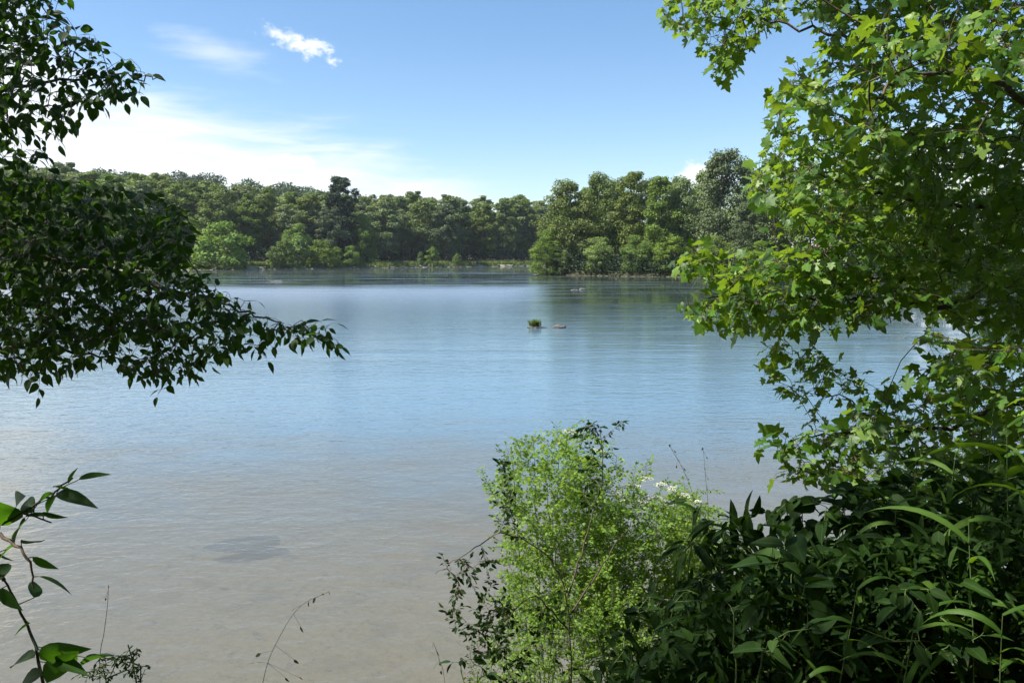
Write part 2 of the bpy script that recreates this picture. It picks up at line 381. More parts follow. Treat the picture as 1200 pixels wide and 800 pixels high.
# ------------------------------------------------------------------ rocks
def rock_mesh(seed, flat=.5, sub=3):
    import bmesh
    r = np.random.default_rng(seed); bm = bmesh.new(); bmesh.ops.create_icosphere(bm, subdivisions=sub, radius=1)
    ks = r.normal(0, 1, (7, 3)); cut = r.uniform(.55, .85, 7); ks = norm(ks)
    for v in bm.verts:
        p = np.array(v.co)
        for k, c in zip(ks, cut):
            d = p @ k
            if d > c: p = p - k * (d - c) * .85
        p += .05 * np.sin(p[[1, 2, 0]] * 6 + seed); p[2] *= flat
        v.co = p
    me = bpy.data.meshes.new('rock'); bm.to_mesh(me); bm.free(); me.materials.append(M['rock']); return me
m, t = new_mat('river_rock'); tcg = t.n('ShaderNodeTexCoord'); n = t.noise(tcg.outputs['Object'], 3.5, 6, .65)
c = t.mix(t.ramp(n, .35, .65), (.045, .045, .04), (.15, .15, .135)); b = t.n('ShaderNodeBump', ins={'Strength': .6, 'Distance': .06, 'Height': n})
p = t.n('ShaderNodeBsdfPrincipled', ins={'Base Color': c, 'Roughness': .8, 'Normal': b.outputs[0]}); t.n('ShaderNodeOutputMaterial', ins={0: p.outputs[0]})
M['rock'] = m
ROCKS = [rock_mesh(s, f) for s, f in ((1, .45), (2, .6), (3, .35), (4, .5))]
def rock(i, loc, s, label, group=None, rz=None):
    o = bpy.data.objects.new('rock', ROCKS[i % 4]); col.objects.link(o); o.location = [float(v) for v in loc]
    o.scale = s if hasattr(s, '__len__') else (s, s, s); o.rotation_euler = (0, 0, random.uniform(0, 6) if rz is None else rz)
    return tag(o, label, 'rock', group)
def water_at(px, py):
    x, y, z = ray(px, py); t_ = CAMZ / -z; return np.array([float(x * t_), float(y * t_), 0.])
p = water_at(627, 384); ROCKP = p
rock(0, p + (0, 0, .0), (.62, .3, .22), 'low pale rock in mid-river with a tuft of grass on it', rz=0)
p2 = water_at(655, 384); rock(1, p2 + (0, 0, .02), (.36, .25, .24), 'small bare rock in mid-river just right of the grassy one', rz=.3)
p3 = water_at(640, 384); rock(3, p3 + (0, 0, -.02), (.25, .18, .1), 'tiny flat stone between the two mid-river rocks', rz=.9)
p = water_at(674, 340); DK = rock(2, p, (.7, .4, .28), 'low dark rock awash just off the wooded island, left of its pair', 'pair of rocks awash off the island')
p = water_at(682, 339.5); DK = rock(1, p, (.5, .35, .3), 'small rock awash off the island, right one of its pair', 'pair of rocks awash off the island')
p = water_at(324, 330); DK = rock(0, p, (1.3, .6, .35), 'single dark rock awash before the bushy far shore')
p = water_at(285, 612); DR = rock(2, (p[0], p[1] - .0, -.30), (.55, .24, .20), 'dark flat rock just under the surface of the near shallows')

dm = M['rock'].copy(); dm.name = 'algae_rock'
for nd in dm.node_tree.nodes:
    if nd.type == 'MIX': nd.inputs[6].default_value = (.015, .02, .02, 1); nd.inputs[7].default_value = (.04, .045, .04, 1)
DR.data = DR.data.copy(); DR.data.materials[0] = dm

def blades(n, base, h, w, lean=.35, nseg=4):
    """arched grass blades, base (n,3)"""
    th = rng.uniform(0, 2 * pi, n); ln = rng.uniform(.05, lean, n); hh = h * rng.uniform(.6, 1.1, n)
    s = np.linspace(0, 1, nseg + 1)
    cx = np.cos(th); cy = np.sin(th)
    off = (ln * hh)[:, None] * s[None] ** 2 * 1.6
    P = base[:, None, :] + np.stack([off * cx[:, None], off * cy[:, None], hh[:, None] * (s[None] - .25 * (ln[:, None]) * s[None] ** 3)], -1)
    side = np.stack([-cy, cx, cy * 0], -1)[:, None, :] * (w * (1 - s[None] ** 1.5) + w * .05)[:, :, None]
    V = np.stack([P - side, P + side], 2).reshape(n, -1, 3); k = 2 * (nseg + 1)
    f = np.array([(2 * i, 2 * i + 1, 2 * i + 3, 2 * i + 2) for i in range(nseg)])
    Fq = (f[None] + (np.arange(n) * k)[:, None, None]).reshape(-1, 4)
    luv = np.zeros((n, k, 3)); luv[:, :, 2] = rng.uniform(0, 1, n)[:, None]; luv[:, :, 0] = .5
    return V.reshape(-1, 3), [Fq], luv.reshape(-1, 3)
bs = ROCKP + np.column_stack([rng.normal(0, .13, 260), rng.normal(0, .1, 260), np.full(260, .1)])
tag(mesh_obj('grass_tuft', *blades(260, bs, .36, .018, .9)[:2], M['grass'], luv=None), 'bright tuft of grass growing on the mid-river rock', 'grass tuft')

# ------------------------------------------------------------------ distant trees
def distant_tree(seed, H, W, base=.12, nc=46, per=150, leaf=.42, top=1.0, loose=.0, dome=.5):
    """returns trunk mesh data tuple and crown mesh data tuple around origin"""
    r = np.random.default_rng(seed)
    hc = base + (1 - base) * r.beta(1.25, 1.1, nc)
    tt = (hc - base) / (1 - base)
    prof = np.sin(np.clip(tt * (1 - .08) + .08, 0, 1) ** (dome) * pi * .5 + 0) * np.sqrt(np.clip(1.04 - tt ** 2.6, 0, 1)) + .05
    th = r.uniform(0, 2 * pi, nc) ; rad = W / 2 * prof * r.uniform(.45, 1.0, nc)
    asym = 1 + .28 * np.sin(th + r.uniform(0, 6)) + .16 * np.sin(2 * th + r.uniform(0, 6))
    C = np.column_stack([rad * np.cos(th) * asym, rad * np.sin(th) * asym, H * hc * r.uniform(.94, 1.04, nc)])
    C[0] = (0, 0, H * .97); C[1] = (W * .08, 0, H * .88)
    cr = W * r.uniform(.08, .20, nc) * (1 - .35 * tt)
    parts = []
    n = per
    for i in range(nc):
        d = norm(r.normal(0, 1, (n, 3)) + np.array([0, 0, .35]))
        rr = cr[i] * r.uniform(.25 + 0, 1.12 + loose, n) ** .6
        p = C[i] + d * rr[:, None] * np.array([1.15, 1.15, .75])
        nr = norm(d + r.normal(0, .55, (n, 3)) + np.array([0, 0, .5]))
        ld = norm(np.cross(nr, r.normal(0, 1, (n, 3)))) 
        shade = np.clip(r.uniform(0, 1) * .55 + r.uniform(0, .5, n), 0, 1)
        parts.append(scatter(TUFT, p, ld, nr, leaf * r.uniform(.55, 1.25, n), shade))
    crown = join(parts)
    # trunk and limbs
    tp = curve([(0, 0, -.5), (W * .02, 0, H * .25), (-W * .02, W * .02, H * .6), (0, 0, H * .92)], 10)
    tr = [tube_path(tp, H * .016, H * .003, 7)]
    sel = r.choice(nc, min(nc, 20), replace=False)
    for i in sel:
        z0 = max(H * .1, min(C[i][2] - np.hypot(C[i][0], C[i][1]) * .8, H * .8)); k = z0 / (H * .92)
        a = np.array([np.interp(z0, tp[:, 2], tp[:, 0]), np.interp(z0, tp[:, 2], tp[:, 1]), z0])
        mid = (a + C[i]) / 2 + np.array([0, 0, -.04 * H]) 
        tr.append(tube_path(curve([a, mid, C[i]], 6), H * .0075 * (1.15 - k), H * .0015, 5))
    return join(tr), crown
def make_proto(kind, mat, **k):
    tr, cr = distant_tree(**k)
    e = bpy.data.objects.new(kind, None)
    a = mesh_obj('trunk', tr[0], tr[1], M['farbark'], luv=tr[2], smooth=True); b = mesh_obj('crown', cr[0], cr[1], M[mat], luv=cr[2])
    a.parent = e; b.parent = e
    e['used'] = 0
    return e, a, b
PROTO = {}
for i in range(7):
    PROTO['b%d' % i] = make_proto('broadleaf_tree', 'far', seed=20 + i, H=26, W=[13, 15, 12, 14, 16, 11, 13][i], base=[.06, .1, .05, .12, .08, .05, .16][i], nc=88, per=140, leaf=.55, dome=.45)
PROTO['dark'] = make_proto('broadleaf_tree', 'fardark', seed=51, H=30, W=12, base=.10, nc=110, per=130, leaf=.55, dome=.5)
PROTO['willow'] = make_proto('willow_tree', 'willow', seed=52, H=20, W=11, base=.04, nc=60, per=150, leaf=.42, dome=.4)
PROTO['i0'] = make_proto('island_tree', 'far', seed=61, H=21, W=14, base=.05, nc=110, per=150, leaf=.42, dome=.45)
PROTO['i1'] = make_proto('island_tree', 'far', seed=62, H=22, W=11, base=.10, nc=90, per=150, leaf=.42, loose=.25, dome=.5)
PROTO['i2'] = make_proto('island_tree', 'willow', seed=63, H=23, W=13, base=.06, nc=100, per=150, leaf=.42, loose=.3, dome=.5)
PROTO['i3'] = make_proto('island_tree', 'bush', seed=64, H=11, W=9, base=.0, nc=70, per=150, leaf=.28, loose=.2, dome=.3)
PROTO['bu0'] = make_proto('shore_bush', 'bush', seed=71, H=5, W=5.5, base=.0, nc=34, per=120, leaf=.26, loose=.2, dome=.3)
PROTO['bu1'] = make_proto('shore_bush', 'bush', seed=72, H=6, W=4.2, base=.0, nc=34, per=120, leaf=.26, loose=.3, dome=.35)
BASEH = dict(b=26, dark=30, willow=20, i0=21, i1=22, i2=23, i3=11, bu0=5, bu1=6)
def put(key, x, y, H, label, group=None, cat='tree', wide=1.0, name=None):
    e, a, b = PROTO[key]
    if e['used'] == 0:
        col.objects.link(e); q = e; e['used'] = 1
    else:
        q = e.copy(); col.objects.link(q)
        for ch in (a, b):
            c_ = ch.copy(); c_.parent = q; col.objects.link(c_)
    s = H / BASEH.get(key, BASEH['b'])
    q.location = (x, y, float(height(np.array([x]), np.array([y]))[0]) - .1); q.scale = (s * wide, s * wide, s)
    q.rotation_euler = (0, 0, random.uniform(0, 2 * pi))
    for k_ in ('label', 'category', 'group'):
        if k_ in q: del q[k_]
    if name: q.name = name
    return tag(q, label, cat, group)
def px_x(px, Y): return (px - 600) / F * Y
ORD = ['first', 'second', 'third', 'fourth', 'fifth', 'sixth', 'seventh', 'eighth', 'ninth', 'tenth', 'eleventh', 'twelfth', 'thirteenth', 'fourteenth', 'fifteenth']
# far bank: front row from a line through the shore, described from the tall dark tree
def top_py(px):   # skyline of the wood read off the photograph
    return np.interp(px, [-200, 0, 60, 120, 170, 240, 290, 340, 380, 430, 500, 560, 630, 700], [190, 190, 192, 196, 204, 208, 216, 222, 225, 226, 228, 230, 231, 231])
front = [-190, -140, -95, -50, -8, 32, 70, 105, 138, 170, 200, 230, 258, 285, 312, 338, 364, 388, 424, 448, 472, 496, 520, 544, 568, 590, 612, 634, 660, 690]
nl = [p for p in front if p < 400]; nr_ = [p for p in front if p >= 400]
for k, px in enumerate(front):
    ok = 0; Y_ = 240.
    for _ in range(6):
        x_ = px_x(px, Y_); Y_ = float(far_edge(np.array([x_]))[0]) + 26 + 5 * ((k * 7) % 3)
    x_ = px_x(px, Y_); gz = float(height(np.array([x_]), np.array([Y_]))[0])
    H = (302 - top_py(px)) / F * Y_ + CAMZ - gz; H *= [.76, .90, .82, .70, .87][k % 5] if px < 580 else .93
    if px < 400: lab = 'green tree in the far bank front row, %s left of the tall dark tree' % (ORD[len(nl) - 1 - nl.index(px)] if len(nl) - 1 - nl.index(px) < 15 else 'far')
    else: lab = 'green tree in the far bank front row, %s right of the tall dark tree' % ORD[nr_.index(px)]
    hid = px < -20
    put('b%d' % ((k * 3) % 7), x_, Y_, H, lab if not hid else 'broadleaf tree on the far bank behind the overhanging left branches', 'front row of trees on the far bank', wide=random.uniform(1.1, 1.4))
for row, (dY, f0, n_, lab) in enumerate(((42, .97, 34, 'green crown in the second row of the far wood, showing above the front row'),
                                    (70, .98, 30, 'distant green crown at the back of the far wood, making its skyline'))):
    for k in range(n_):
        px = -160 + 860 * (k + .5 * (row) + random.uniform(-.25, .25)) / n_; Y_ = 260
        for _ in range(6):
            x_ = px_x(px, Y_); Y_ = float(far_edge(np.array([x_]))[0]) + dY + 8 * ((k * 5) % 3 - 1)
        x_ = px_x(px, Y_); gz = float(height(np.array([x_]), np.array([Y_]))[0])
        H = (302 - top_py(px) + random.uniform(-7, 4)) / F * Y_ + CAMZ - gz
        H = max(H * .96, 14)
        put('b%d' % ((k * 2 + row * 3 + 1) % 7), x_, Y_, H * f0, lab, ('second' if row == 0 else 'back') + ' row of trees in the far wood', wide=random.uniform(1.1, 1.4))
def shoreY(px, d):
    Y_ = 260.
    for _ in range(8): Y_ = float(far_edge(np.array([px_x(px, Y_)]))[0]) + d
    return Y_
Y_ = shoreY(400, 24); put('dark', px_x(400, Y_), Y_, (302 - 213) / F * Y_ + CAMZ - 1.5, 'tall dark tree standing above the skyline of the far wood', wide=1.05)
Y_ = shoreY(386, 15); put('willow', px_x(386, Y_), Y_, (302 - 250) / F * Y_ + CAMZ - 1, 'rounded grey-green willow at the foot of the far wood', wide=1.05)
Y_ = shoreY(521, 17); put('willow', px_x(521, Y_), Y_, (302 - 247) / F * Y_ + CAMZ - 1, 'dull green rounded tree low in the far wood, left of the island', wide=1.15)
Y_ = shoreY(430, 15); put('i3', px_x(430, Y_), Y_, (302 - 258) / F * Y_ + CAMZ - 1, 'slim pale green tree at the edge of the far wood, right of the willow', wide=.75)
Y_ = shoreY(352, 14); put('i3', px_x(352, Y_), Y_, 12, 'pale green low tree at the edge of the far wood, left of the willow', wide=.9)
bl = [(268, 12.5, 'bu0', 1.2, 'spreading pale bush leaning over the water at the left end of the far shore'), (322, 6, 'bu0', .9, 'low yellow-green bush on the far shore, first from the left of the bush row'),
      (336, 8.5, 'bu1', 1, 'pale bush with a dark foot on the far shore gravel'), (350, 9.5, 'bu1', 1.1, 'tall narrow bush standing behind the dark-footed one on the far shore'),
      (374, 8, 'bu0', 1.1, 'broad bright green bush at the middle of the far shore row'), (397, 6.2, 'bu1', 1.15, 'rounded bright bush just right of the broad one on the far shore'),
      (414, 6.4, 'bu0', .9, 'last large bush of the far shore row, nearest the low grass'), (494, 3.6, 'bu1', .8, 'little upright bush alone on the stony shore, left of a pair'),
      (507, 5, 'bu1', 1.0, 'larger upright bush of the pair on the stony far shore'), (536, 3.4, 'bu1', .9, 'small lone conical bush farthest right on the stony far shore')]
for px, H, key, wd, lab in bl:
    H *= .95 if px < 450 else 1.25
    Y_ = 250.
    for _ in range(6):
        x_ = px_x(px, Y_); Y_ = float(far_edge(np.array([x_]))[0]) + 2.8
    put(key, px_x(px, Y_), Y_, H, lab, 'bushes along the far shore', cat='bush', wide=wd)
# understorey along the foot of the wood: nobody could count it
def along(n, d0, d1, pxa, pxb, fn):
    px = rng.uniform(pxa, pxb, n); d = rng.uniform(d0, d1, n); Yy = np.full(n, 260.)
    for _ in range(6):
        x = (px - 600) / F * Yy; Yy = fn(x) + d
    x = (px - 600) / F * Yy
    return np.column_stack([x, Yy, height(x, Yy)])
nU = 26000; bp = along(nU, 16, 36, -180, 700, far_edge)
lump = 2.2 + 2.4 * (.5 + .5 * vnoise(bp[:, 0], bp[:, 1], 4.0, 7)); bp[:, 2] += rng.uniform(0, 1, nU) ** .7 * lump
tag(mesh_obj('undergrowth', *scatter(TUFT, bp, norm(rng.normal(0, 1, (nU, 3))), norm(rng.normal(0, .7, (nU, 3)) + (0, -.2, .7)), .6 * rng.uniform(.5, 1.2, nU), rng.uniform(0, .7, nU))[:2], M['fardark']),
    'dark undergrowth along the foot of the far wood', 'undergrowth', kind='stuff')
nG = 14000; bp = along(nG, .5, 9, -180, 640, far_edge); bp = bp[vnoise(bp[:, 0], bp[:, 1], 3.3, 8) > -.35]
bp = bp[bp[:, 2] > .05]; V, Fs, L = blades(len(bp), bp, 1.5, .18, .5, 2)
tag(mesh_obj('grass', V, Fs, M['grass'], luv=L), 'pale rough grass and weeds on the far shore', 'grass', kind='stuff')
for k in range(64):
    px = 250 + 385 * ((k * .618) % 1); 
    if k % 3 == 0: px = random.uniform(430, 632)
    q = along(1, .0, 1.8, px, px + .1, far_edge)[0]; s_ = random.uniform(.35, 1.0)
    rock(k, (q[0], q[1], max(q[2], 0) + .08), (s_ * 1.5, s_ * .8, s_ * random.uniform(.6, 1)), 'pale stone in the line of rocks along the far waterline', 'rocks along the far waterline')
# forested hill behind: one mass
M['hill'] = leaf_mat('hill_foliage', (.04, .075, .025), (.06, .10, .032), (.085, .125, .045), .15, (.08, .12, .03), .7, rib=0, spec=.2)
nc = 1000; cx = rng.uniform(-420, 160, nc); cy = far_edge(cx) + rng.uniform(95, 330, nc); cz = height(cx, cy)
parts = []
for i in range(nc):
    n = 230; rr = rng.uniform(4, 6.5); d = norm(rng.normal(0, 1, (n, 3)) + (0, -.3, .6))
    p = np.array([cx[i], cy[i], cz[i] + rng.uniform(8, 12)]) + d * rr * rng.uniform(.7, 1.05, (n, 1)) * np.array([1, 1, 1.1])
    parts.append(scatter(TUFT, p, norm(rng.normal(0, 1, (n, 3))), norm(d + rng.normal(0, .5, (n, 3)) + (0, 0, .4)), 1.05 * rng.uniform(.6, 1.2, n), np.clip(rng.uniform(0, .5) + rng.uniform(0, .4, n), 0, 1)))
V, Fs, L = join(parts)
tag(mesh_obj('forest', V, Fs, M['hill'], luv=L), 'distant forest covering the low hill behind the far bank', 'forest', kind='stuff')

# island trees  (px, Y, top py, proto, width, label)
isl = [(640, 164, 262, 'i3', .95, 'pale leafy low tree overhanging the water at the left tip of the island'),
       (668, 168, 212, 'i0', 1.0, 'broad yellow-green tree with dark forked trunk at the left end of the island'),
       (700, 171, 206, 'i0', .85, 'full green tree second from the left end of the island, set back a little'),
       (738, 166, 200, 'i1', .9, 'upright airy tree near the middle of the island front'),
       (770, 158, 205, 'i1', .9, 'dark green tree with feathery top near the middle of the island'),
       (800, 160, 210, 'i0', .8, 'rounded green tree right of the middle of the island'),
       (842, 152, 182, 'i2', .95, 'tallest grey-green tree of the island, rising above its neighbours'),
       (868, 136, 232, 'i2', .8, 'grey-green rounded lower tree in front of the tallest island tree'),
       (905, 146, 190, 'i1', .9, 'green island tree behind the maple branches, right of the tallest'),
       (946, 138, 196, 'i0', .8, 'island tree largely hidden by maple leaves, left of the gap'),
       (1000, 132, 190, 'i1', 1.0, 'island tree seen through the maple, near its middle'),
       (1050, 130, 205, 'i0', .8, 'island tree seen through small gaps of the maple right side'),
       (1100, 128, 225, 'i2', .8, 'lower island tree glimpsed against white cloud through the maple'),
       (1160, 126, 215, 'i0', .8, 'rightmost island tree glimpsed through the maple'),
       (1230, 124, 205, 'i1', .9, 'island tree beyond the maple at the edge of the view')]
for px, Y_, py, key, wd, lab in isl:
    Y_ -= 3
    x_ = px_x(px, Y_); put(key, x_, Y_, ((302 - py) / F * Y_ + CAMZ - 1.0) * (.95 if px < 860 and px != 842 else 1), lab, 'trees on the wooded island', wide=wd)
for px, Y_, py, key, wd in [(690, 190, 222, 'i1', 1), (722, 185, 218, 'i0', 1), (756, 188, 214, 'i2', .9), (790, 182, 216, 'i1', 1), (822, 178, 208, 'i0', .9), (880, 170, 205, 'i1', 1), (930, 170, 212, 'i0', 1), (985, 165, 210, 'i1', 1)]:
    x_ = px_x(px, Y_); put(key, x_, Y_, (302 - py) / F * Y_ + CAMZ - 1.2, 'tree at the back of the island, showing between the front crowns', 'back row of trees on the island', wide=wd)
for px, Y_, H, lab in [(652, 159.5, 3.4, 'low bush at the water under the left island trees'), (700, 156, 4.2, 'dark bush under the second island tree, by the water'), (742, 150, 4.4, 'bush at the waterline below the middle of the island'),
                       (790, 146, 4.0, 'bush hanging over the water right of the middle of the island'), (835, 138, 4.5, 'bush at the waterline below the tallest island tree'), (890, 130, 4.0, 'waterside bush partly hidden by maple leaves')]:
    put('i3', px_x(px, Y_), Y_, H + 2.2, lab, 'bushes along the island waterline', cat='bush', wide=random.uniform(.9, 1.3), name='waterside_bush')
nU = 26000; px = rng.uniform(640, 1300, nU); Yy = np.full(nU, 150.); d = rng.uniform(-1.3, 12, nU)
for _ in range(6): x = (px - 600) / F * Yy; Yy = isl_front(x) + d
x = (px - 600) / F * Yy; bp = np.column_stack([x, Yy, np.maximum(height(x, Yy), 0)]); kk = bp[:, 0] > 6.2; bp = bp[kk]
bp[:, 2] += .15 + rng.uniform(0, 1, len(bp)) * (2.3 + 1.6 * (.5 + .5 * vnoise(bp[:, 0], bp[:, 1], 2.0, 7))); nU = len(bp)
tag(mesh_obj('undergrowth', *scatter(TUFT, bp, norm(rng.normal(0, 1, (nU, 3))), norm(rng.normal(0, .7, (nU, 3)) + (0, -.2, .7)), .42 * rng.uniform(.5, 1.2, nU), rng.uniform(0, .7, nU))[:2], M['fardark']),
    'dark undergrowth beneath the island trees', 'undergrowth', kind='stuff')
for k, (px, lab) in enumerate([(637, 'pale rock at the very tip of the island'), (643, 'brown rock beside the tip of the island'), (628, 'flat stone off the tip of the island'), (895, 'tan rock on the island waterline below the maple branches')]):
    p = water_at(px, [321.5, 321, 323, 326][k]); rock(k, p + (0, 0, .1), (.9, .6, .5), lab, 'rocks at the island edge')

# ------------------------------------------------------------------ near plants: skeleton growth
def in_poly(x, y, poly):
    ins = np.zeros(len(x), bool); n = len(poly); j = n - 1
    for i in range(n):
        xi, yi = poly[i]; xj, yj = poly[j]
        c = ((yi > y) != (yj > y)) & (x < (xj - xi) * (y - yi) / (yj - yi + 1e-9) + xi); ins ^= c; j = i
    return ins
def region(poly, n, Y0, Y1, holes=()):
    """n points through the volume behind a photo polygon between depths Y0..Y1"""
    p = np.array(poly, float); lo = p.min(0); hi = p.max(0); out = []; c = 0
    while c < n:
        x = rng.uniform(lo[0], hi[0], 4 * n); y = rng.uniform(lo[1], hi[1], 4 * n)
        k = in_poly(x, y, poly)
        for h in holes: k &= ~in_poly(x, y, h)
        x, y = x[k], y[k]; out.append(np.column_stack([x, y])); c += len(x)
    q = np.concatenate(out)[:n]
    return at(q[:, 0], q[:, 1], rng.uniform(Y0, Y1, n))
def grow(mains, attr, seg=.12, sag=.06, tip=.0014, origin=None):
    """mains: list of polylines; connect every attractor to the nearest node; returns nodes, parent, radius, twig tip list"""
    N = []; par = []
    for ml in mains:
        start = len(N)
        for i, p in enumerate(ml):
            N.append(p); par.append(start + i - 1 if i else -1)
    N = np.array(N); par = list(par); nmain = len(N)
    cap = len(N) + len(attr) * 24 + 10; buf = np.empty((cap, 3)); buf[:len(N)] = N; cnt = len(N)
    d0 = np.array([np.min(np.linalg.norm(N - a, axis=1)) for a in attr]); order = np.argsort(d0)
    ends = []
    org = np.array(mains[0][0]) if origin is None else np.asarray(origin)
    for ai in order:
        a = attr[ai]; D = np.linalg.norm(buf[:cnt] - a, axis=1) 
        D = D + .22 * np.linalg.norm(buf[:cnt] - org, axis=1)
        j = int(np.argmin(D)); b0 = buf[j]; L = np.linalg.norm(a - b0)
        n = max(2, int(L / seg)); n = min(n, 22)
        bow = rng.normal(0, .05 * L, 3) + np.array([0, 0, sag * L]); pp = j
        for i in range(1, n + 1):
            t_ = i / n; p = b0 + (a - b0) * t_ + bow * math.sin(pi * t_) + (rng.normal(0, .006, 3) if i < n else 0)
            buf[cnt] = p; par.append(pp); pp = cnt; cnt += 1
        ends.append((cnt - n, cnt))
    N = buf[:cnt]; par = np.array(par)
    r2 = np.full(cnt, tip ** 2); cs = np.zeros(cnt)
    for i in range(cnt - 1, -1, -1):
        r2[i] = max(r2[i], cs[i] * .92)
        if par[i] >= 0: cs[par[i]] += r2[i]
    return N, par, np.sqrt(r2), ends, nmain
def twig_mesh(N, par, r, skip=0, rmax=.06):
    i = np.array([k for k in range(skip, len(N)) if par[k] >= 0]); r = np.minimum(r, rmax)
    # a twig leaves its parent at its own thickness, not the parent's
    ra = np.minimum(r[par[i]], r[i] * 1.25)
    return tubes(N[par[i]], N[i], ra, r[i], 5)
def place_leaves(N, par, ends, size, reach=.42, step=.05, pair=False, droop=.5, nup=1.0, nrand=.55, out=.9, face=None, petiole=.3):
    """leaves set alternately along the last `reach` metres of every twig; returns pos, dir, normal, size, rnd, petioles"""
    P, D, Nn, Sz, A, B = [], [], [], [], [], []
    for (s, e) in ends:
        pts = N[[par[s]] + list(range(s, e))]; segs = np.linalg.norm(np.diff(pts, axis=0), axis=1); cum = np.concatenate([[0], np.cumsum(segs)]); L = cum[-1]
        if L < 1e-4: continue
        s0 = max(0, L - reach); tpos = np.arange(L, s0, -step); base_r = rng.uniform(0, 2 * pi)
        for k, tt in enumerate(tpos):
            p = np.array([np.interp(tt, cum, pts[:, q]) for q in range(3)])
            i = min(np.searchsorted(cum, tt), len(pts) - 1); i = max(i, 1); dd = pts[i] - pts[i - 1]; dd = dd / (np.linalg.norm(dd) + 1e-9)
            side = np.cross(dd, (0, 0, 1.)); ns = np.linalg.norm(side); side = side / ns if ns > .2 else np.array([cos(base_r), sin(base_r), 0])
            for sg in ((1, -1) if pair else ((1,) if k % 2 else (-1,))):
                o = dd * (.55 if k else 1.0) + side * sg * out * (1 if k else .15) + rng.normal(0, .28, 3) + np.array([0, 0, -droop * rng.uniform(.3, 1.5)])
                o = o / np.linalg.norm(o); sz = size * rng.uniform(.6, 1.2) * (1 if k else 1.05)
                q = p + o * sz * petiole
                A.append(p); B.append(q); P.append(q); D.append(o); Sz.append(sz)
                nn = np.array([0, 0, nup]) + rng.normal(0, nrand, 3) + (0 if face is None else face)
                Nn.append(nn)
    return np.array(P), np.array(D), np.array(Nn), np.array(Sz), np.array(A), np.array(B)

def shade_points(src, t0, t1, n):
    """points up-sun of src, outside the view: unseen leaves added there to keep it in shade"""
    q = src[rng.integers(0, len(src), n)] + S[None] * rng.uniform(t0, t1, (n, 1)) + rng.normal(0, .25, (n, 3))
    return q[~in_frame(q, 60)]

holes = [[(925, 20), (960, 15), (955, 75), (905, 70)], [(1115, 195), (1175, 205), (1170, 225), (1110, 215)]]
B1 = region([(772, 18), (800, -30), (940, -30), (915, 25), (880, 45), (858, 85), (835, 92), (830, 55), (795, 40)], 220, 5.2, 6.2)
B2 = region([(940, -60), (1260, -60), (1260, 120), (1180, 170), (1030, 150), (960, 130), (915, 140), (895, 120), (930, 80)], 700, 3.6, 6.0, holes)
B2n = region([(1000, 20), (1130, 0), (1240, 20), (1240, 80), (1080, 90), (1040, 160), (1000, 170)], 80, 2.8, 3.4)
B3 = region([(900, 150), (1030, 140), (1220, 160), (1220, 400), (1100, 370), (1050, 330), (990, 270), (905, 250), (880, 215)], 1300, 4.0, 6.2, holes)
B4 = region([(850, 308), (960, 280), (1060, 330), (1075, 350), (1010, 375), (920, 385), (870, 385), (805, 375), (800, 355), (845, 340)], 460, 4.0, 4.9)
B5 = region([(790, 310), (808, 285), (850, 300), (880, 325), (850, 332)], 60, 4.3, 4.8)
B6 = region([(900, 395), (960, 400), (1010, 440), (1000, 470), (930, 460), (890, 440)], 70, 4.2, 4.9)
B7 = region([(985, 470), (1060, 440), (1130, 400), (1240, 380), (1240, 600), (1050, 600), (990, 560), (960, 510)], 520, 3.6, 5.2)
B7n = region([(1110, 395), (1200, 385), (1200, 420), (1110, 425)], 9, 3.0, 3.3)
B8 = region([(885, 520), (920, 500), (960, 495), (990, 520), (930, 530)], 34, 4.0, 4.4)
B9 = region([(905, 555), (960, 535), (1010, 540), (1000, 565), (950, 560)], 30, 4.0, 4.4)
B11 = np.concatenate([region([(1095, 140), (1260, 120), (1260, 620), (1120, 600), (1090, 420)], 650, 6.2, 7.6), region([(990, 180), (1100, 150), (1100, 335), (1020, 310)], 220, 6.2, 7.4)])
B10 = region([(1200, -60), (1500, -60), (1500, 600), (1200, 600)], 200, 3.6, 6.4)
LM = np.concatenate([B1, B4, B5, B6, B8, B9, B2n, B7n])
# ---- left tree (pointed oval leaves, trunk out of view on the left)
LT = np.array([-5.6, 4.2, 1.0])
A1 = region([(-40, -60), (70, -60), (95, 25), (135, 60), (140, 90), (175, 95), (140, 115), (115, 145), (95, 130), (70, 175), (-40, 185)], 330, 4.2, 5.2)
A1b = region([(-40, -60), (60, -60), (60, 60), (-40, 190)], 220, 4.0, 5.2)
A2 = region([(-60, 205), (90, 205), (205, 235), (225, 260), (215, 300), (270, 345), (260, 380), (100, 400), (-60, 400)], 1500, 4.0, 5.5)
A3 = region([(-60, 380), (150, 385), (280, 370), (290, 400), (235, 440), (190, 452), (120, 425), (50, 440), (-60, 430)], 300, 4.1, 5.1)
A4 = region([(260, 340), (310, 365), (350, 385), (385, 388), (390, 395), (330, 400), (300, 412), (260, 400)], 60, 4.4, 5.1)
A6 = region([(330, 372), (392, 378), (398, 410), (360, 395)], 22, 4.5, 4.8)
A7 = region([(-80, 120), (40, 140), (70, 215), (-80, 230)], 110, 4.1, 5.2)
A5 = region([(110, 60), (150, 70), (185, 90), (185, 100), (140, 120), (110, 130)], 26, 4.5, 4.9)
A4b = at(np.array([395, 372, 300, 312, 185, 195, 45, 35, 270]), np.array([408, 385, 352, 420, 462, 440, 462, 440, 350]), np.array([4.6, 4.6, 4.5, 4.7, 4.6, 4.7, 4.6, 4.5, 4.5]))
src = np.concatenate([A1, A2, A3, A4])
O1 = shade_points(src, 1.2, 3.6, 800)  # unseen leaves added above to darken the hanging branches
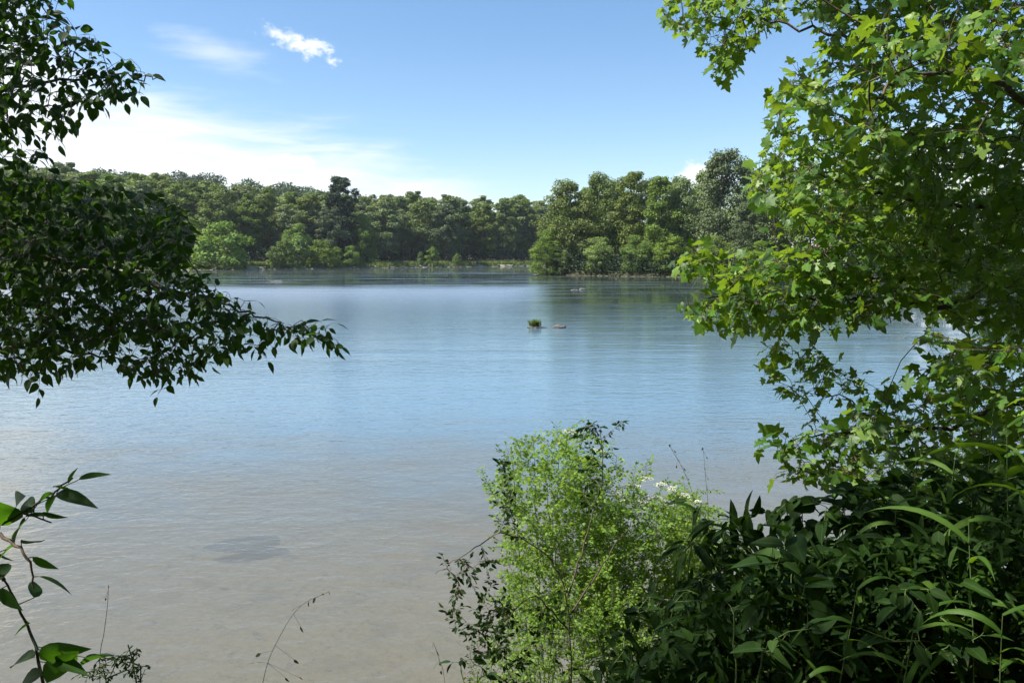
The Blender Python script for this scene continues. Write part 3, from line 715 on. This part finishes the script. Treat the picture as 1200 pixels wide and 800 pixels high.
mains = [curve([LT, LT + (.25, .1, 1.5), LT + (.2, .0, 3.2), LT + (.5, .2, 5.2), LT + (.9, .2, 7.2)], 40, .01),
         curve([LT + (.2, 0, 2.9), at(-140, 300, 4.9), at(20, 300, 5.0), at(130, 318, 5.0), at(240, 352, 4.9), at(330, 378, 4.8)], 46, .012),
         curve([LT + (.2, 0, 2.2), at(-150, 400, 4.9), at(10, 405, 4.7), at(90, 415, 4.7), at(170, 420, 4.7)], 30, .01),
         curve([LT + (.3, .0, 3.8), at(-150, 150, 4.9), at(-10, 110, 4.9), at(60, 95, 4.9), at(150, 90, 4.8), at(190, 92, 4.7)], 36, .01),
         curve([LT + (.5, .2, 5.0), (-3.6, 4.0, 7.2), (-2.0, 3.6, 7.9), (-.3, 3.3, 8.2)], 30, .02),
         curve([LT + (.3, .1, 4.6), (-3.8, 3.0, 6.6), (-2.2, 2.2, 7.1), (-.8, 1.8, 7.2)], 30, .02)]
# unseen leaves added to this tree put the right foreground plants in shade
DARK = np.concatenate([region([(840, 620), (1200, 540), (1240, 800), (640, 830), (700, 740)], 300, 2.0, 3.8)])
O2 = shade_points(DARK, 5.2, 7.6, 900)
O3 = np.column_stack([rng.uniform(-3.5, 2.5, 700), rng.uniform(.2, 4.2, 700), rng.uniform(5.6, 8.2, 700)]); O3 = O3[~in_frame(O3, 80)]
O2 = np.concatenate([O2, O3])
def clear(q, tgt, rad):      # gaps cut in the added leaves so the sun reaches tgt
    t_ = (q[:, None] - tgt[None]) @ S; d_ = np.linalg.norm(q[:, None] - tgt[None] - t_[..., None] * S, axis=-1)
    return q[~((d_ < rad) & (t_ > .3)).any(1)]
LIT = np.concatenate([at(np.array([1130, 1100, 1160, 1060, 1180, 960, 905]), np.array([620, 660, 690, 700, 740, 640, 650]), np.array([2.2, 2.3, 2.2, 2.4, 2.1, 2.9, 2.6])),
                      region([(520, 540), (730, 500), (800, 590), (780, 700), (540, 720)], 60, 3.9, 4.8), region([(600, 700), (720, 700), (720, 790), (600, 790)], 12, 3.9, 4.3)])
gxw = region([(-200, 560), (540, 560), (540, 860), (-200, 860)], 420, 1, 2); gxw = np.array([CAM_ + (g_ - CAM_) * (CAMZ / (CAMZ - g_[2])) for CAM_ in [np.array([0, 0, CAMZ])] for g_ in gxw])
O1 = clear(O1, LM[::7], .5)
def gaps(q): q = clear(q, LIT[:7], .16); q = clear(q, LM[::7], .5); q = clear(q, LIT[7:], .5); return clear(q, gxw, .5)
SAP = region([(-40, 560), (120, 550), (100, 800), (-40, 800)], 60, 1.9, 2.3)
O1 = clear(O1, gxw, .35); O2 = gaps(O2); O4 = clear(shade_points(SAP, 2.5, 5, 260), at(np.array([40, 5, 70, 20]), np.array([633, 612, 690, 655]), np.full(4, 2.05)), .10); O2 = np.concatenate([O2, clear(O4, gxw, .4)])  # unseen leaves also added to shade the sapling
# dead spray at the far left edge
attr = np.concatenate([A1, A1b, A2, A3, A4, A5, A7, A6, A4b, O1, O2])
N, par, r, ends, nm = grow(mains, attr, .11, .10, .0013, origin=LT)
lt = empty('overhanging_tree', LT, 'dark leafy tree whose branches hang in from the left over the river', 'tree')
mr = [(.16, .05), (.035, .004), (.022, .003), (.018, .002), (.06, .01), (.05, .01)]
V, Fs, L = tube_path(mains[0], *mr[0], 10); mesh_obj('trunk', V, Fs, M['bark'], lt, smooth=True)
for ml, rr in zip(mains[1:], mr[1:]):
    V, Fs, L = tube_path(ml, *rr, 7); mesh_obj('branch', V, Fs, M['bark'], lt, smooth=True)
P_, D_, N_, S_, A_, B_ = place_leaves(N, par, ends, .067, .36, .042, droop=.75, nup=.75, nrand=.6)
V, Fs, L = join([twig_mesh(N, par, r, nm, .02), tubes(A_, B_, .0008, .0007, 3)]); mesh_obj('twigs', V, Fs, M['bark'], lt)
V, Fs, L = scatter(ELM, P_, D_, N_, S_, rng.uniform(0, 1, len(P_)), rng.uniform(.85, 1.15, len(P_)))
mesh_obj('crown', V, Fs, M['elm'], lt, luv=L)
print('left tree leaves', len(P_))

# ---- right maple (lobed leaves, trunk out of view on the right)
RT = np.array([5.2, 5.0, .4])
mm = [curve([RT, RT + (-.1, 0, 1.6), RT + (-.2, .1, 3.4), RT + (0, .1, 5.6), RT + (.1, .2, 7.6)], 40, .012),
      curve([RT + (-.1, 0, 1.9), at(1220, 350, 4.8), at(1100, 358, 4.7), at(1000, 352, 4.6), at(900, 345, 4.5), at(830, 350, 4.45)], 36, .01),
      curve([RT + (-.1, 0, 2.3), at(1220, 260, 5.0), at(1090, 240, 5.0), at(990, 215, 5.0), at(920, 190, 5.1)], 34, .012),
      curve([RT + (-.15, 0, 3.0), at(1220, 130, 5.1), at(1100, 80, 5.3), at(980, 40, 5.5), at(890, 25, 5.7), at(800, 20, 5.8)], 40, .012),
      curve([RT + (-.1, 0, 1.3), at(1230, 480, 4.6), at(1120, 500, 4.5), at(1010, 505, 4.4), at(930, 515, 4.3)], 30, .01),
      curve([RT + (0, .1, 5.2), (3.6, 4.6, 6.9), (2.2, 4.4, 7.4), (.8, 4.2, 7.7)], 26, .015),
      curve([RT + (-.15, 0, 2.8), at(1250, 150, 4.0), at(1160, 90, 3.5), at(1060, 90, 3.2), at(1020, 130, 3.1)], 30, .01)]
SB = np.concatenate([region([(960, 60), (1240, -40), (1240, 700), (1060, 640), (1090, 400), (960, 290), (925, 170)], 500, 4.2, 6.4), region([(980, 560), (1200, 520), (1200, 640), (960, 620)], 100, 3.2, 4.6)])
BO = clear(clear(shade_points(SB, 1.6, 4.6, 7000), np.concatenate([B1, B4, B5, B8, B9, B2n])[::8], .32), LIT, .2); BO = BO[BO[:, 2] > 4.6]  # unseen leaves added up-sun to darken the inside of the maple

BR = np.column_stack([rng.uniform(2.5, 7, 500), rng.uniform(.5, 4.5, 500), rng.uniform(2.5, 7.5, 500)]); BR = BR[~in_frame(BR, 60)]; BR = clear(BR, LIT[:7], .2)
attr = np.concatenate([BO, BR, B1, B2, B2n, B3, B4, B5, B6, B7, B7n, B8, B9, B10, B11])
N, par, r, ends, nm = grow(mm, attr, .11, .05, .0014, origin=RT)
rt = empty('maple_tree', RT, 'bright green maple with lobed leaves filling the right side, its trunk beyond the frame', 'tree')
V, Fs, L = tube_path(mm[0], .14, .05, 10); mesh_obj('trunk', V, Fs, M['bark'], rt, smooth=True)
for ml in mm[1:]:
    V, Fs, L = tube_path(ml, .022, .003, 7); mesh_obj('branch', V, Fs, M['bark'], rt, smooth=True)
P_, D_, N_, S_, A_, B_ = place_leaves(N, par, ends, .068, .30, .046, droop=.6, nup=.7, nrand=.5, face=np.array([-.25, 0, 0]), petiole=.5)
V, Fs, L = join([twig_mesh(N, par, r, nm, .02), tubes(A_, B_, .0012, .001, 3)]); mesh_obj('twigs', V, Fs, M['twig'], rt)
mk = rng.integers(0, 3, len(P_)); mparts = []
for q, (cz_, wx_) in enumerate(((1.0, 1.0), (2.1, .88), (-.6, 1.08))):
    TV = MAPLE[0].copy(); TV[:, 2] *= cz_; TV[:, 2] -= .10 * TV[:, 1] ** 2 * q; TV[:, 0] += .05 * (q - 1) * TV[:, 1]; kq = mk == q
    mparts.append(scatter((TV, MAPLE[1]), P_[kq], D_[kq], N_[kq], S_[kq] * rng.uniform(.75, 1.2, kq.sum()), rng.uniform(0, 1, kq.sum()), wx_ * rng.uniform(.8, 1.1, kq.sum())))
V, Fs, L = join(mparts)
mesh_obj('crown', V, Fs, M['maple'], rt, luv=L)
print('maple leaves', len(P_))

# ------------------------------------------------------------------ bank plants
def gz(x, y): return float(height(np.array([x]), np.array([y]))[0])
def foot(px, Y, dx=0):
    x = px_x(px, Y) + dx; return np.array([x, Y, gz(x, Y) - .03])
def plant(name, root, mains, attr, tmpl, mat, leaf, label, cat, group=None, stem='stem', r0=.008, r1=.002, tip=.0009, wid=None, leafname='leaves', extra=None, sag=.04, twig_max=.006, seg=.05, **pl):
    e = empty(name, root, label, cat, group)
    N, par, r, ends, nm = grow(mains, attr, seg, sag, tip, origin=root)
    P_, D_, N_, S_, A_, B_ = place_leaves(N, par, ends, leaf, **pl)
    V, Fs, L = join([tube_path(ml, r0, r1, 6) for ml in mains] + [twig_mesh(N, par, r, nm, twig_max), tubes(A_, B_, tip * .9, tip * .7, 3)]); mesh_obj('stems', V, Fs, M[stem], e)
    V, Fs, L = scatter(tmpl, P_, D_, N_, S_, rng.uniform(0, 1, len(P_)), rng.uniform(.85, 1.15, len(P_)) * (wid or 1))
    mesh_obj(leafname, V, Fs, M[mat], e, luv=L)
    return e, N, par, ends
def umbel(e, p, rad, n=16):
    """flat head of white florets on rays"""
    a = rng.uniform(0, 2 * pi, n); rr = rad * np.sqrt(rng.uniform(.05, 1, n)); tips = p + np.column_stack([rr * np.cos(a), rr * np.sin(a), rad * .5 - rr * rr / rad * .35])
    V1, F1, L1 = tubes(np.repeat(p[None], n, 0), tips, .0008, .0006, 3)
    h = mesh_obj('flower_head', V1, F1, M['stem'], e)
    m_ = n * 9; q = np.repeat(tips, 9, 0) + rng.normal(0, rad * .12, (m_, 3)) * np.array([1, 1, .35])
    V, Fs, L = scatter(DIAM, q, norm(rng.normal(0, 1, (m_, 3)) * (1, 1, .3)), norm(rng.normal(0, .4, (m_, 3)) + (0, 0, 1)), .0075 * rng.uniform(.7, 1.3, m_), rng.uniform(0, 1, m_))
    o = mesh_obj('florets', V - np.array(e.location), Fs, M['white'], None, luv=L); o.parent = h
# feathery white-flowered herbs (sunlit)
def feathery(px0, Y, tops, poly, n, label, leaf=.023, per=None, umb=()):
    rt_ = foot(px0, Y); ms = [curve([rt_ + rng.normal(0, .04, 3) * (1, 1, 0), (rt_ + at(tx, ty, Y)) / 2 + rng.normal(0, .05, 3), at(tx, ty, Y + rng.uniform(-.2, .2))], 26, .004) for tx, ty in tops]
    at_ = region(poly, n, Y - .45, Y + .45); at_ += rng.normal(0, .07, at_.shape)
    e, N, par, ends = plant('feathery_herb', rt_, ms, at_, DIAM, 'fern', leaf, label, 'wild plant', 'white-flowered feathery herbs on the bank', r0=.007, r1=.0018, tip=.0008,
        reach=.22, step=.0085, pair=True, droop=.25, nup=.8, nrand=.6, out=1.0, petiole=.9)
    for (ux, uy) in umb: umbel(e, at(ux, uy, Y - .35 + rng.uniform(-.1, .1)), .04, 20)
    return e
feathery(640, 4.5, [(600, 540), (625, 520), (655, 515), (640, 560), (690, 560)], [(582, 570), (598, 530), (630, 525), (665, 510), (700, 520), (720, 560), (725, 640), (730, 740), (640, 740), (590, 690), (585, 640), (605, 610)], 1000,
    'bright feathery green herb rising highest from the sunny middle of the bank', umb=[(668, 508), (700, 530)])
feathery(720, 4.7, [(745, 590), (770, 600), (720, 600), (760, 620), (730, 570), (700, 600)], [(700, 590), (735, 575), (800, 590), (825, 640), (820, 740), (700, 780)], 900,
    'feathery herb with white flower heads, just right of the tallest one', umb=[(742, 572), (756, 562), (775, 570), (790, 575), (735, 590), (768, 585), (752, 590), (784, 590), (722, 580)])
feathery(800, 5.0, [(800, 580), (822, 590)], [(790, 585), (830, 585), (850, 640), (830, 690), (780, 700)], 260, 'small feathery herb with pale flower heads behind the dark narrow-leaved plant', umb=[(800, 582), (815, 590)])
feathery(640, 4.1, [(620, 700), (680, 690), (720, 720)], [(600, 680), (720, 680), (760, 740), (740, 820), (560, 820)], 620, 'lower feathery herb in half shade at the foot of the tallest one', leaf=.018)

# shrub with thin dark arching twigs and small leaves, in front of the herbs
rt_ = foot(668, 3.5)
ms = [curve([rt_, at(668, 760, 3.45), at(662, 680, 3.4), at(650, 635, 3.4)], 26, .004), curve([at(662, 690, 3.4), at(640, 650, 3.4), at(590, 625, 3.35), at(545, 650, 3.3), at(510, 672, 3.3)], 26, .004),
      curve([at(668, 740, 3.45), at(625, 700, 3.4), at(590, 735, 3.35), at(575, 790, 3.3)], 20, .004), curve([at(665, 700, 3.42), at(690, 620, 3.5), at(705, 560, 3.5), at(704, 500, 3.5)], 26, .004),
      curve([at(668, 720, 3.45), at(720, 640, 3.5), at(750, 600, 3.5)], 18, .004)]
at_ = np.concatenate([region([(500, 660), (530, 645), (580, 650), (600, 700), (600, 760), (570, 780), (530, 730), (515, 700)], 60, 3.1, 3.5),
                      region([(585, 590), (600, 560), (605, 630), (590, 640)], 8, 3.3, 3.5), region([(560, 690), (660, 690), (680, 820), (560, 820)], 60, 3.1, 3.6),
                      region([(675, 500), (690, 490), (735, 495), (725, 520), (700, 540), (710, 600), (690, 610), (680, 560)], 26, 3.4, 3.7), region([(585, 535), (600, 545), (597, 600), (582, 600)], 14, 3.4, 3.6)])
plant('thin_shrub', rt_, ms, at_, SMALL, 'herb', .030, 'thin dark-twigged shrub with small leaves arching in front of the bright herbs', 'shrub', stem='twig', r0=.0042, r1=.0012, tip=.0007,
      reach=.14, step=.018, pair=True, droop=.5, nup=.5, nrand=.7, petiole=.3)

# plants with larger leaves in the dark foreground
def leafy(px, Y, tops, poly, n, tmpl, mat, leaf, label, name, cat='wild plant', dY=.3, stem='stem', group=None, wid=None, r0=.007, **k):
    leaf *= .74; n = int(n * 1.7)
    rt_ = foot(px, Y); ms = [curve([rt_ + rng.normal(0, .03, 3) * (1, 1, 0), (rt_ + at(tx, ty, Y)) / 2 + rng.normal(0, .03, 3), at(tx, ty, Y + rng.uniform(-.12, .12))], 22, .003) for tx, ty in tops]
    at_ = region(poly, n, Y - dY, Y + dY)
    kw = dict(reach=.2, step=.05, pair=True, droop=.5, nup=.9, nrand=.35, petiole=.15); kw.update(k)
    return plant(name, rt_, ms, at_, tmpl, mat, leaf, label, cat, group, stem=stem, r0=r0, r1=.002, tip=.0012, wid=wid, **kw)
G = 'leafy plants in the shade of the near bank'
leafy(830, 3.3, [(812, 600), (850, 620), (830, 660)], [(795, 600), (815, 580), (880, 610), (880, 720), (790, 720), (775, 650)], 20, LANCE, 'herb', .17, 'dark herb with long pointed leaves standing against the water beside the white flowers', 'narrow_leaved_herb', group=G, wid=1.35, step=.045, reach=.28)
leafy(905, 2.3, [(905, 690), (860, 720), (960, 730)], [(840, 690), (960, 680), (1000, 740), (990, 800), (850, 800)], 10, HEART, 'broad', .10, 'low plant with the largest dull broad leaves at the bottom edge, right of the herbs', 'broad_leaved_plant', group=G, wid=.85, step=.09, reach=.16)
leafy(915, 2.6, [(905, 640), (930, 660)], [(880, 630), (940, 620), (950, 690), (890, 700)], 7, OVATE, 'broad', .15, 'broad-leaved plant with upright lit green leaves above the largest dull one', 'broad_leaved_plant', group=G, step=.08, reach=.16)
leafy(960, 3.2, [(940, 590), (990, 600), (1020, 570)], [(890, 595), (960, 575), (1060, 560), (1080, 640), (900, 660)], 46, HEART, 'broad', .10, 'vine-like mound of heart-shaped leaves under the lowest maple spray', 'heart_leaved_vine', cat='vine', group=G, step=.06, reach=.2)
leafy(1080, 3.4, [(1060, 560), (1110, 540), (1150, 560)], [(1040, 560), (1120, 530), (1220, 540), (1220, 640), (1050, 640)], 50, OVATE, 'broad', .11, 'leafy shrub in deep shade at the right edge below the maple', 'shaded_shrub', cat='shrub', group=G)
leafy(760, 3.0, [(740, 720), (790, 700), (700, 740)], [(700, 720), (800, 680), (850, 700), (850, 820), (690, 820)], 46, ELM, 'herb', .07, 'dark small-leaved plant at the bottom between the herbs and the broad leaves', 'small_leaved_plant', group=G)
leafy(560, 3.0, [(540, 770), (560, 790)], [(530, 765), (570, 765), (575, 810), (530, 810)], 5, OVATE, 'broad', .075, 'little plant with two grey-green leaves at the bottom left of the herbs', 'seedling', group=G, step=.09, reach=.08)
leafy(1040, 2.4, [(1030, 700), (1080, 720), (1110, 690)], [(1000, 690), (1180, 680), (1220, 820), (1000, 820)], 34, OVATE, 'herb', .09, 'dark plant filling the bottom right corner under the cane leaves', 'shaded_plant', group=G)

# cane grass: stems with long arching blades
def blade_strip(p, d, L, w, droop, roll, n=9, rnd=.5):
    d = np.asarray(d, float); d = d / np.linalg.norm(d); s = np.linspace(0, 1, n)
    hor = np.array([d[0], d[1], 0]); hor = hor / (np.linalg.norm(hor) + 1e-6)
    P = [np.array(p, float)]; dd = d.copy()
    for i in range(1, n):
        dd = dd + np.array([0, 0, -droop / n]) ; dd = dd / np.linalg.norm(dd); P.append(P[-1] + dd * L / (n - 1))
    P = np.array(P); side = np.cross(hor, (0, 0, 1)); side = side * cos(roll) + np.array([0, 0, 1]) * sin(roll)
    wd = w * np.sin(np.clip(s * 1.02 + .06, 0, 1) ** .65 * pi) ** .8 + .0004
    up = np.cross(side, hor) * -1
    V = np.stack([P - side * wd[:, None], P - up * .25 * wd[:, None], P + side * wd[:, None]], 1).reshape(-1, 3)
    Fq = np.array([(3 * i + a, 3 * i + a + 1, 3 * i + a + 4, 3 * i + a + 3) for i in range(n - 1) for a in (0, 1)])
    luv = np.zeros((3 * n, 3)); luv[:, 0] = np.tile([-.2, 0, .2], n); luv[:, 1] = np.repeat(s, 3) * .02; luv[:, 2] = rnd
    return V, [Fq], luv
def cane(stems, label, group='cane grasses at the right of the bank', L=.30, w=.013):
    rt_ = foot(stems[0][0], stems[0][2]); e = empty('cane_grass', rt_, label, 'grass clump', group); bl_ = []
    for (bx, _, Y, tx, ty, nb) in stems:
        b0 = foot(bx, Y); t0 = at(tx, ty, Y); c = curve([b0, (b0 + t0) / 2 + rng.normal(0, .03, 3), t0], 20)
        V, Fs, Lx = tube_path(c, .0035, .0012, 6); mesh_obj('stem', V, Fs, M['stem'], e, smooth=True)
        for k in range(nb * 2):
            f = 1 - .75 * k / nb / 2; p = c[int(f * 19)]; a = k * 2.4 + rng.uniform(-.5, .5)
            bl_.append(blade_strip(p, (cos(a), sin(a) * .7, rng.uniform(.35, 1.1)), L * rng.uniform(.7, 1.25), w * rng.uniform(.7, 1.25), rng.uniform(1.2, 2.8), rng.uniform(-.7, .7), rnd=rng.uniform()))
    V, Fs, Lv = join(bl_); mesh_obj('blades', V, Fs, M['cane'], e, luv=Lv)
cane([(1150, 0, 2.3, 1135, 610, 9), (1120, 0, 2.4, 1105, 660, 7)], 'cane grass with sunlit arching blades near the right edge', L=.26)
cane([(1190, 0, 2.6, 1180, 500, 9), (1220, 0, 2.5, 1210, 560, 9), (1240, 0, 2.4, 1225, 640, 8)], 'tall dark cane grass rising highest at the right edge', L=.34, w=.015)
cane([(1050, 0, 2.7, 1050, 590, 8), (1020, 0, 2.6, 1010, 640, 7), (1080, 0, 2.5, 1085, 690, 7)], 'cane grass with long drooping blades left of the sunlit ones')
cane([(1000, 0, 2.1, 1005, 690, 7), (1060, 0, 2.0, 1070, 740, 7), (1180, 0, 2.0, 1175, 720, 8)], 'low cane grass with thin blades along the bottom right edge', L=.24, w=.008)
cane([(1130, 0, 3.0, 1120, 530, 9), (1090, 0, 3.1, 1075, 570, 8), (1160, 0, 3.2, 1165, 470, 8)], 'dark cane grass behind, reaching up to the lowest maple leaves', L=.36, w=.012)
cane([(980, 0, 2.9, 985, 620, 7), (960, 0, 2.6, 950, 700, 7)], 'shorter cane grass between the broad leaves and the heart-shaped vine', L=.24)

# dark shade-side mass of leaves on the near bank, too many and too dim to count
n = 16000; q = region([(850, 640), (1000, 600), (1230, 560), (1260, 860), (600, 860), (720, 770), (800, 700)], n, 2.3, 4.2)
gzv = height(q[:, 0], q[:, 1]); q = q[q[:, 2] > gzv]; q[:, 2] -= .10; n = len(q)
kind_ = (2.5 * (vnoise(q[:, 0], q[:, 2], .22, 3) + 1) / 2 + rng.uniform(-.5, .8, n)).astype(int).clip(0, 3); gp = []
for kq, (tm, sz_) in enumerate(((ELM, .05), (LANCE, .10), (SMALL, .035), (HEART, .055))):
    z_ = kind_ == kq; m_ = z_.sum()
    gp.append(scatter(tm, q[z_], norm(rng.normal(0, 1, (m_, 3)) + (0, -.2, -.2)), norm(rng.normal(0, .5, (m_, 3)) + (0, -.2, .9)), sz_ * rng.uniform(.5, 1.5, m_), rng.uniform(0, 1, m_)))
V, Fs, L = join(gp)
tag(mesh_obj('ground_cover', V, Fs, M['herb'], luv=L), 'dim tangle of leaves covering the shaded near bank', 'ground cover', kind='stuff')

# seed-head grasses against the water
def oats(px, Y, pts, heads, label, sz=.022):
    rt_ = foot(px, Y); p1_ = at(*pts[0], Y); p1d = p1_ + (p1_ - at(*pts[1], Y)); c = curve([rt_ * (1 - f_) + p1d * f_ for f_ in (0, .3, .6, .85)] + [at(a, b, Y) for a, b in pts], 44)
    e = empty('seed_grass', rt_, label, 'grass stem', 'seeding grass stems over the water')
    P = at(np.array([h[0] for h in heads]), np.array([h[1] for h in heads]), Y); n = len(P)
    k = [int(np.argmin(np.linalg.norm(c - (p + (0, 0, .02)), axis=1))) for p in P]
    V1 = join([tube_path(c, .0016, .0007, 5), tubes(c[k], P, .0006, .0005, 3)]); mesh_obj('stem', V1[0], V1[1], M['twig'], e)
    d = norm(P - c[k] + np.array([0, 0, -.012]) + rng.normal(0, .004, (n, 3)))
    V, Fs, L = scatter(SMALL, P, d, norm(rng.normal(0, 1, (n, 3)) + (0, -1, 0)), sz * rng.uniform(.8, 1.2, n), rng.uniform(0, 1, n)); mesh_obj('seed_heads', V, Fs, M['seed'], e, luv=L)
oats(302, 2.6, [(310, 790), (328, 745), (352, 710), (385, 693)], [(362, 704), (370, 700), (378, 695), (352, 733), (345, 712), (306, 765), (300, 775), (334, 793), (350, 793), (344, 772), (385, 692)], 'arching grass stem with flat seed heads over the shallow water')
oats(515, 3.2, [(520, 790), (514, 770), (508, 752)], [(508, 752), (512, 762), (515, 775), (517, 785), (510, 780)], 'short seeding grass stem at the left foot of the herbs')
oats(812, 3.6, [(815, 600), (805, 560), (785, 522)], [(785, 520), (790, 528), (795, 538), (801, 548), (806, 560), (793, 545), (800, 530)], 'leaning seeding grass stem above the white flowers', .016)
oats(830, 3.7, [(830, 600), (827, 560), (824, 524)], [(824, 524), (828, 535), (826, 548), (829, 560), (832, 575)], 'upright seeding grass stem above the dark pointed leaves', .014)
oats(120, 2.4, [(117, 775), (122, 740), (126, 708), (127, 685)], [(127, 686), (124, 700)], 'thin bare grass stem standing over the small herb at lower left', .01)

# ---- sapling at lower left with large glossy leaves
rt_ = foot(55, 2.1)
ms = [curve([rt_, at(50, 800, 2.1), at(30, 730, 2.1), at(5, 680, 2.1), at(-30, 640, 2.1)], 26, .002), curve([at(-60, 640, 2.05), at(0, 615, 2.05), at(50, 585, 2.05), at(85, 560, 2.0)], 20, .002),
      curve([at(0, 625, 2.05), at(30, 650, 2.0), at(40, 690, 2.0)], 12, .002), curve([at(5, 680, 2.1), at(-20, 620, 2.1), at(20, 600, 2.1), at(60, 612, 2.1)], 14, .002)]
e = empty('sapling', rt_, 'sapling with large glossy dark leaves at the lower left edge', 'shrub')
for ml in ms:
    V, Fs, L = tube_path(ml, .005, .002, 6); mesh_obj('stem', V, Fs, M['twig'], e, smooth=True)
lv = [  # base px, tip px, width factor, normal lean
    (80, 566, 90, 543, 1.0), (92, 562, 138, 549, .8), (66, 578, 118, 590, .75), (62, 570, 95, 575, .8), (45, 590, 60, 572, 1.1), (40, 600, 22, 575, .9), (30, 605, 75, 600, .7), (50, 600, 80, 610, .6),
    (20, 610, -15, 590, 1.2), (0, 620, -20, 600, 1.0), (25, 632, 57, 640, .9), (15, 640, -15, 660, 1.1), (38, 652, 72, 672, .9), (40, 700, 42, 672, 1.5), (45, 675, 95, 692, .7), (30, 610, 5, 635, 1.1),
    (10, 660, -20, 690, 1.2), (0, 690, 25, 720, 1.1), (-10, 640, 15, 665, 1.1), (35, 730, 10, 745, 1.0), (45, 765, 105, 760, .8), (60, 775, 110, 785, 1.0), (55, 800, 100, 740, .9), (40, 770, 0, 775, 1.0), (50, 790, 10, 800, 1.0), (95, 780, 140, 750, .5), (100, 770, 128, 762, .6), (20, 600, 10, 575, 1.), (65, 580, 50, 600, 1.)]
P0 = np.array([at(a, b, 2.05 + rng.uniform(-.08, .08)) for a, b, *_ in lv]); P1 = np.array([at(l[2], l[3], 2.05 + rng.uniform(-.12, .12)) for l in lv])
d = P1 - P0; sz = np.linalg.norm(d, axis=1); n = len(lv)
allc = np.concatenate(ms); kk = [int(np.argmin(np.linalg.norm(allc - p, axis=1))) for p in P0]
V, Fs, L = join([tubes(allc[kk], P0, .0015, .0012, 4), scatter(OVATE, P0, d, norm(rng.normal(0, .45, (n, 3)) + (-.1, -.5, .8)), sz * .85, rng.uniform(0, 1, n), np.array([l[4] for l in lv]) * .68)])
mesh_obj('leaves', V, Fs, M['sapling'], e, luv=L)
leafy(150, 2.5, [(150, 755), (165, 780), (120, 780)], [(130, 765), (160, 755), (180, 790), (120, 800), (80, 790)], 26, SMALL, 'herb', .022, 'small finely leaved herb at the bottom edge beside the sapling', 'small_herb', r0=.003, dY=.15, step=.02, reach=.1)
# woodland on the bank behind the viewer, which shuts off the sky there
n = 15000; x = rng.uniform(-14, 14, n); y = rng.uniform(-8, -1.6, n); z = rng.uniform(.5, 13, n)
n2_ = 5000; x = np.append(x, rng.uniform(4.5, 12, n2_)); y = np.append(y, rng.uniform(-2, 4.5, n2_)); z = np.append(z, rng.uniform(.5, 9, n2_))
k_ = ~in_frame(np.column_stack([x, y, z]), 150) & (np.hypot(x, y) > 1.2); x, y, z = x[k_], y[k_], z[k_]; n = len(x)
V, Fs, L = scatter(TUFT, np.column_stack([x, y, z]), norm(rng.normal(0, 1, (n, 3))), norm(rng.normal(0, 1, (n, 3)) + (0, 0, .4)), .5 * rng.uniform(.6, 1.3, n), rng.uniform(0, 1, n))
tag(mesh_obj('woodland', V, Fs, M['elm'], luv=L), 'dense wood on the near bank behind the viewpoint', 'woodland', kind='stuff')

# ------------------------------------------------------------------ the air
m, t = new_mat('haze_air')
v = t.n('ShaderNodeVolumePrincipled', ins={'Color': (.80, .88, 1.0, 1), 'Density': .00012, 'Anisotropy': .3})
t.t.links.new(v.outputs[0], t.n('ShaderNodeOutputMaterial').inputs['Volume'])
bx = np.array([(x_, y_, z_) for z_ in (-5, 75) for y_ in (-130, 3600) for x_ in (-1900, 1900)], float)
tag(mesh_obj('haze', bx, np.array([(0, 2, 3, 1), (4, 5, 7, 6), (0, 1, 5, 4), (2, 6, 7, 3), (0, 4, 6, 2), (1, 3, 7, 5)]), m), 'thin summer haze lying over the river valley', 'haze', kind='stuff')
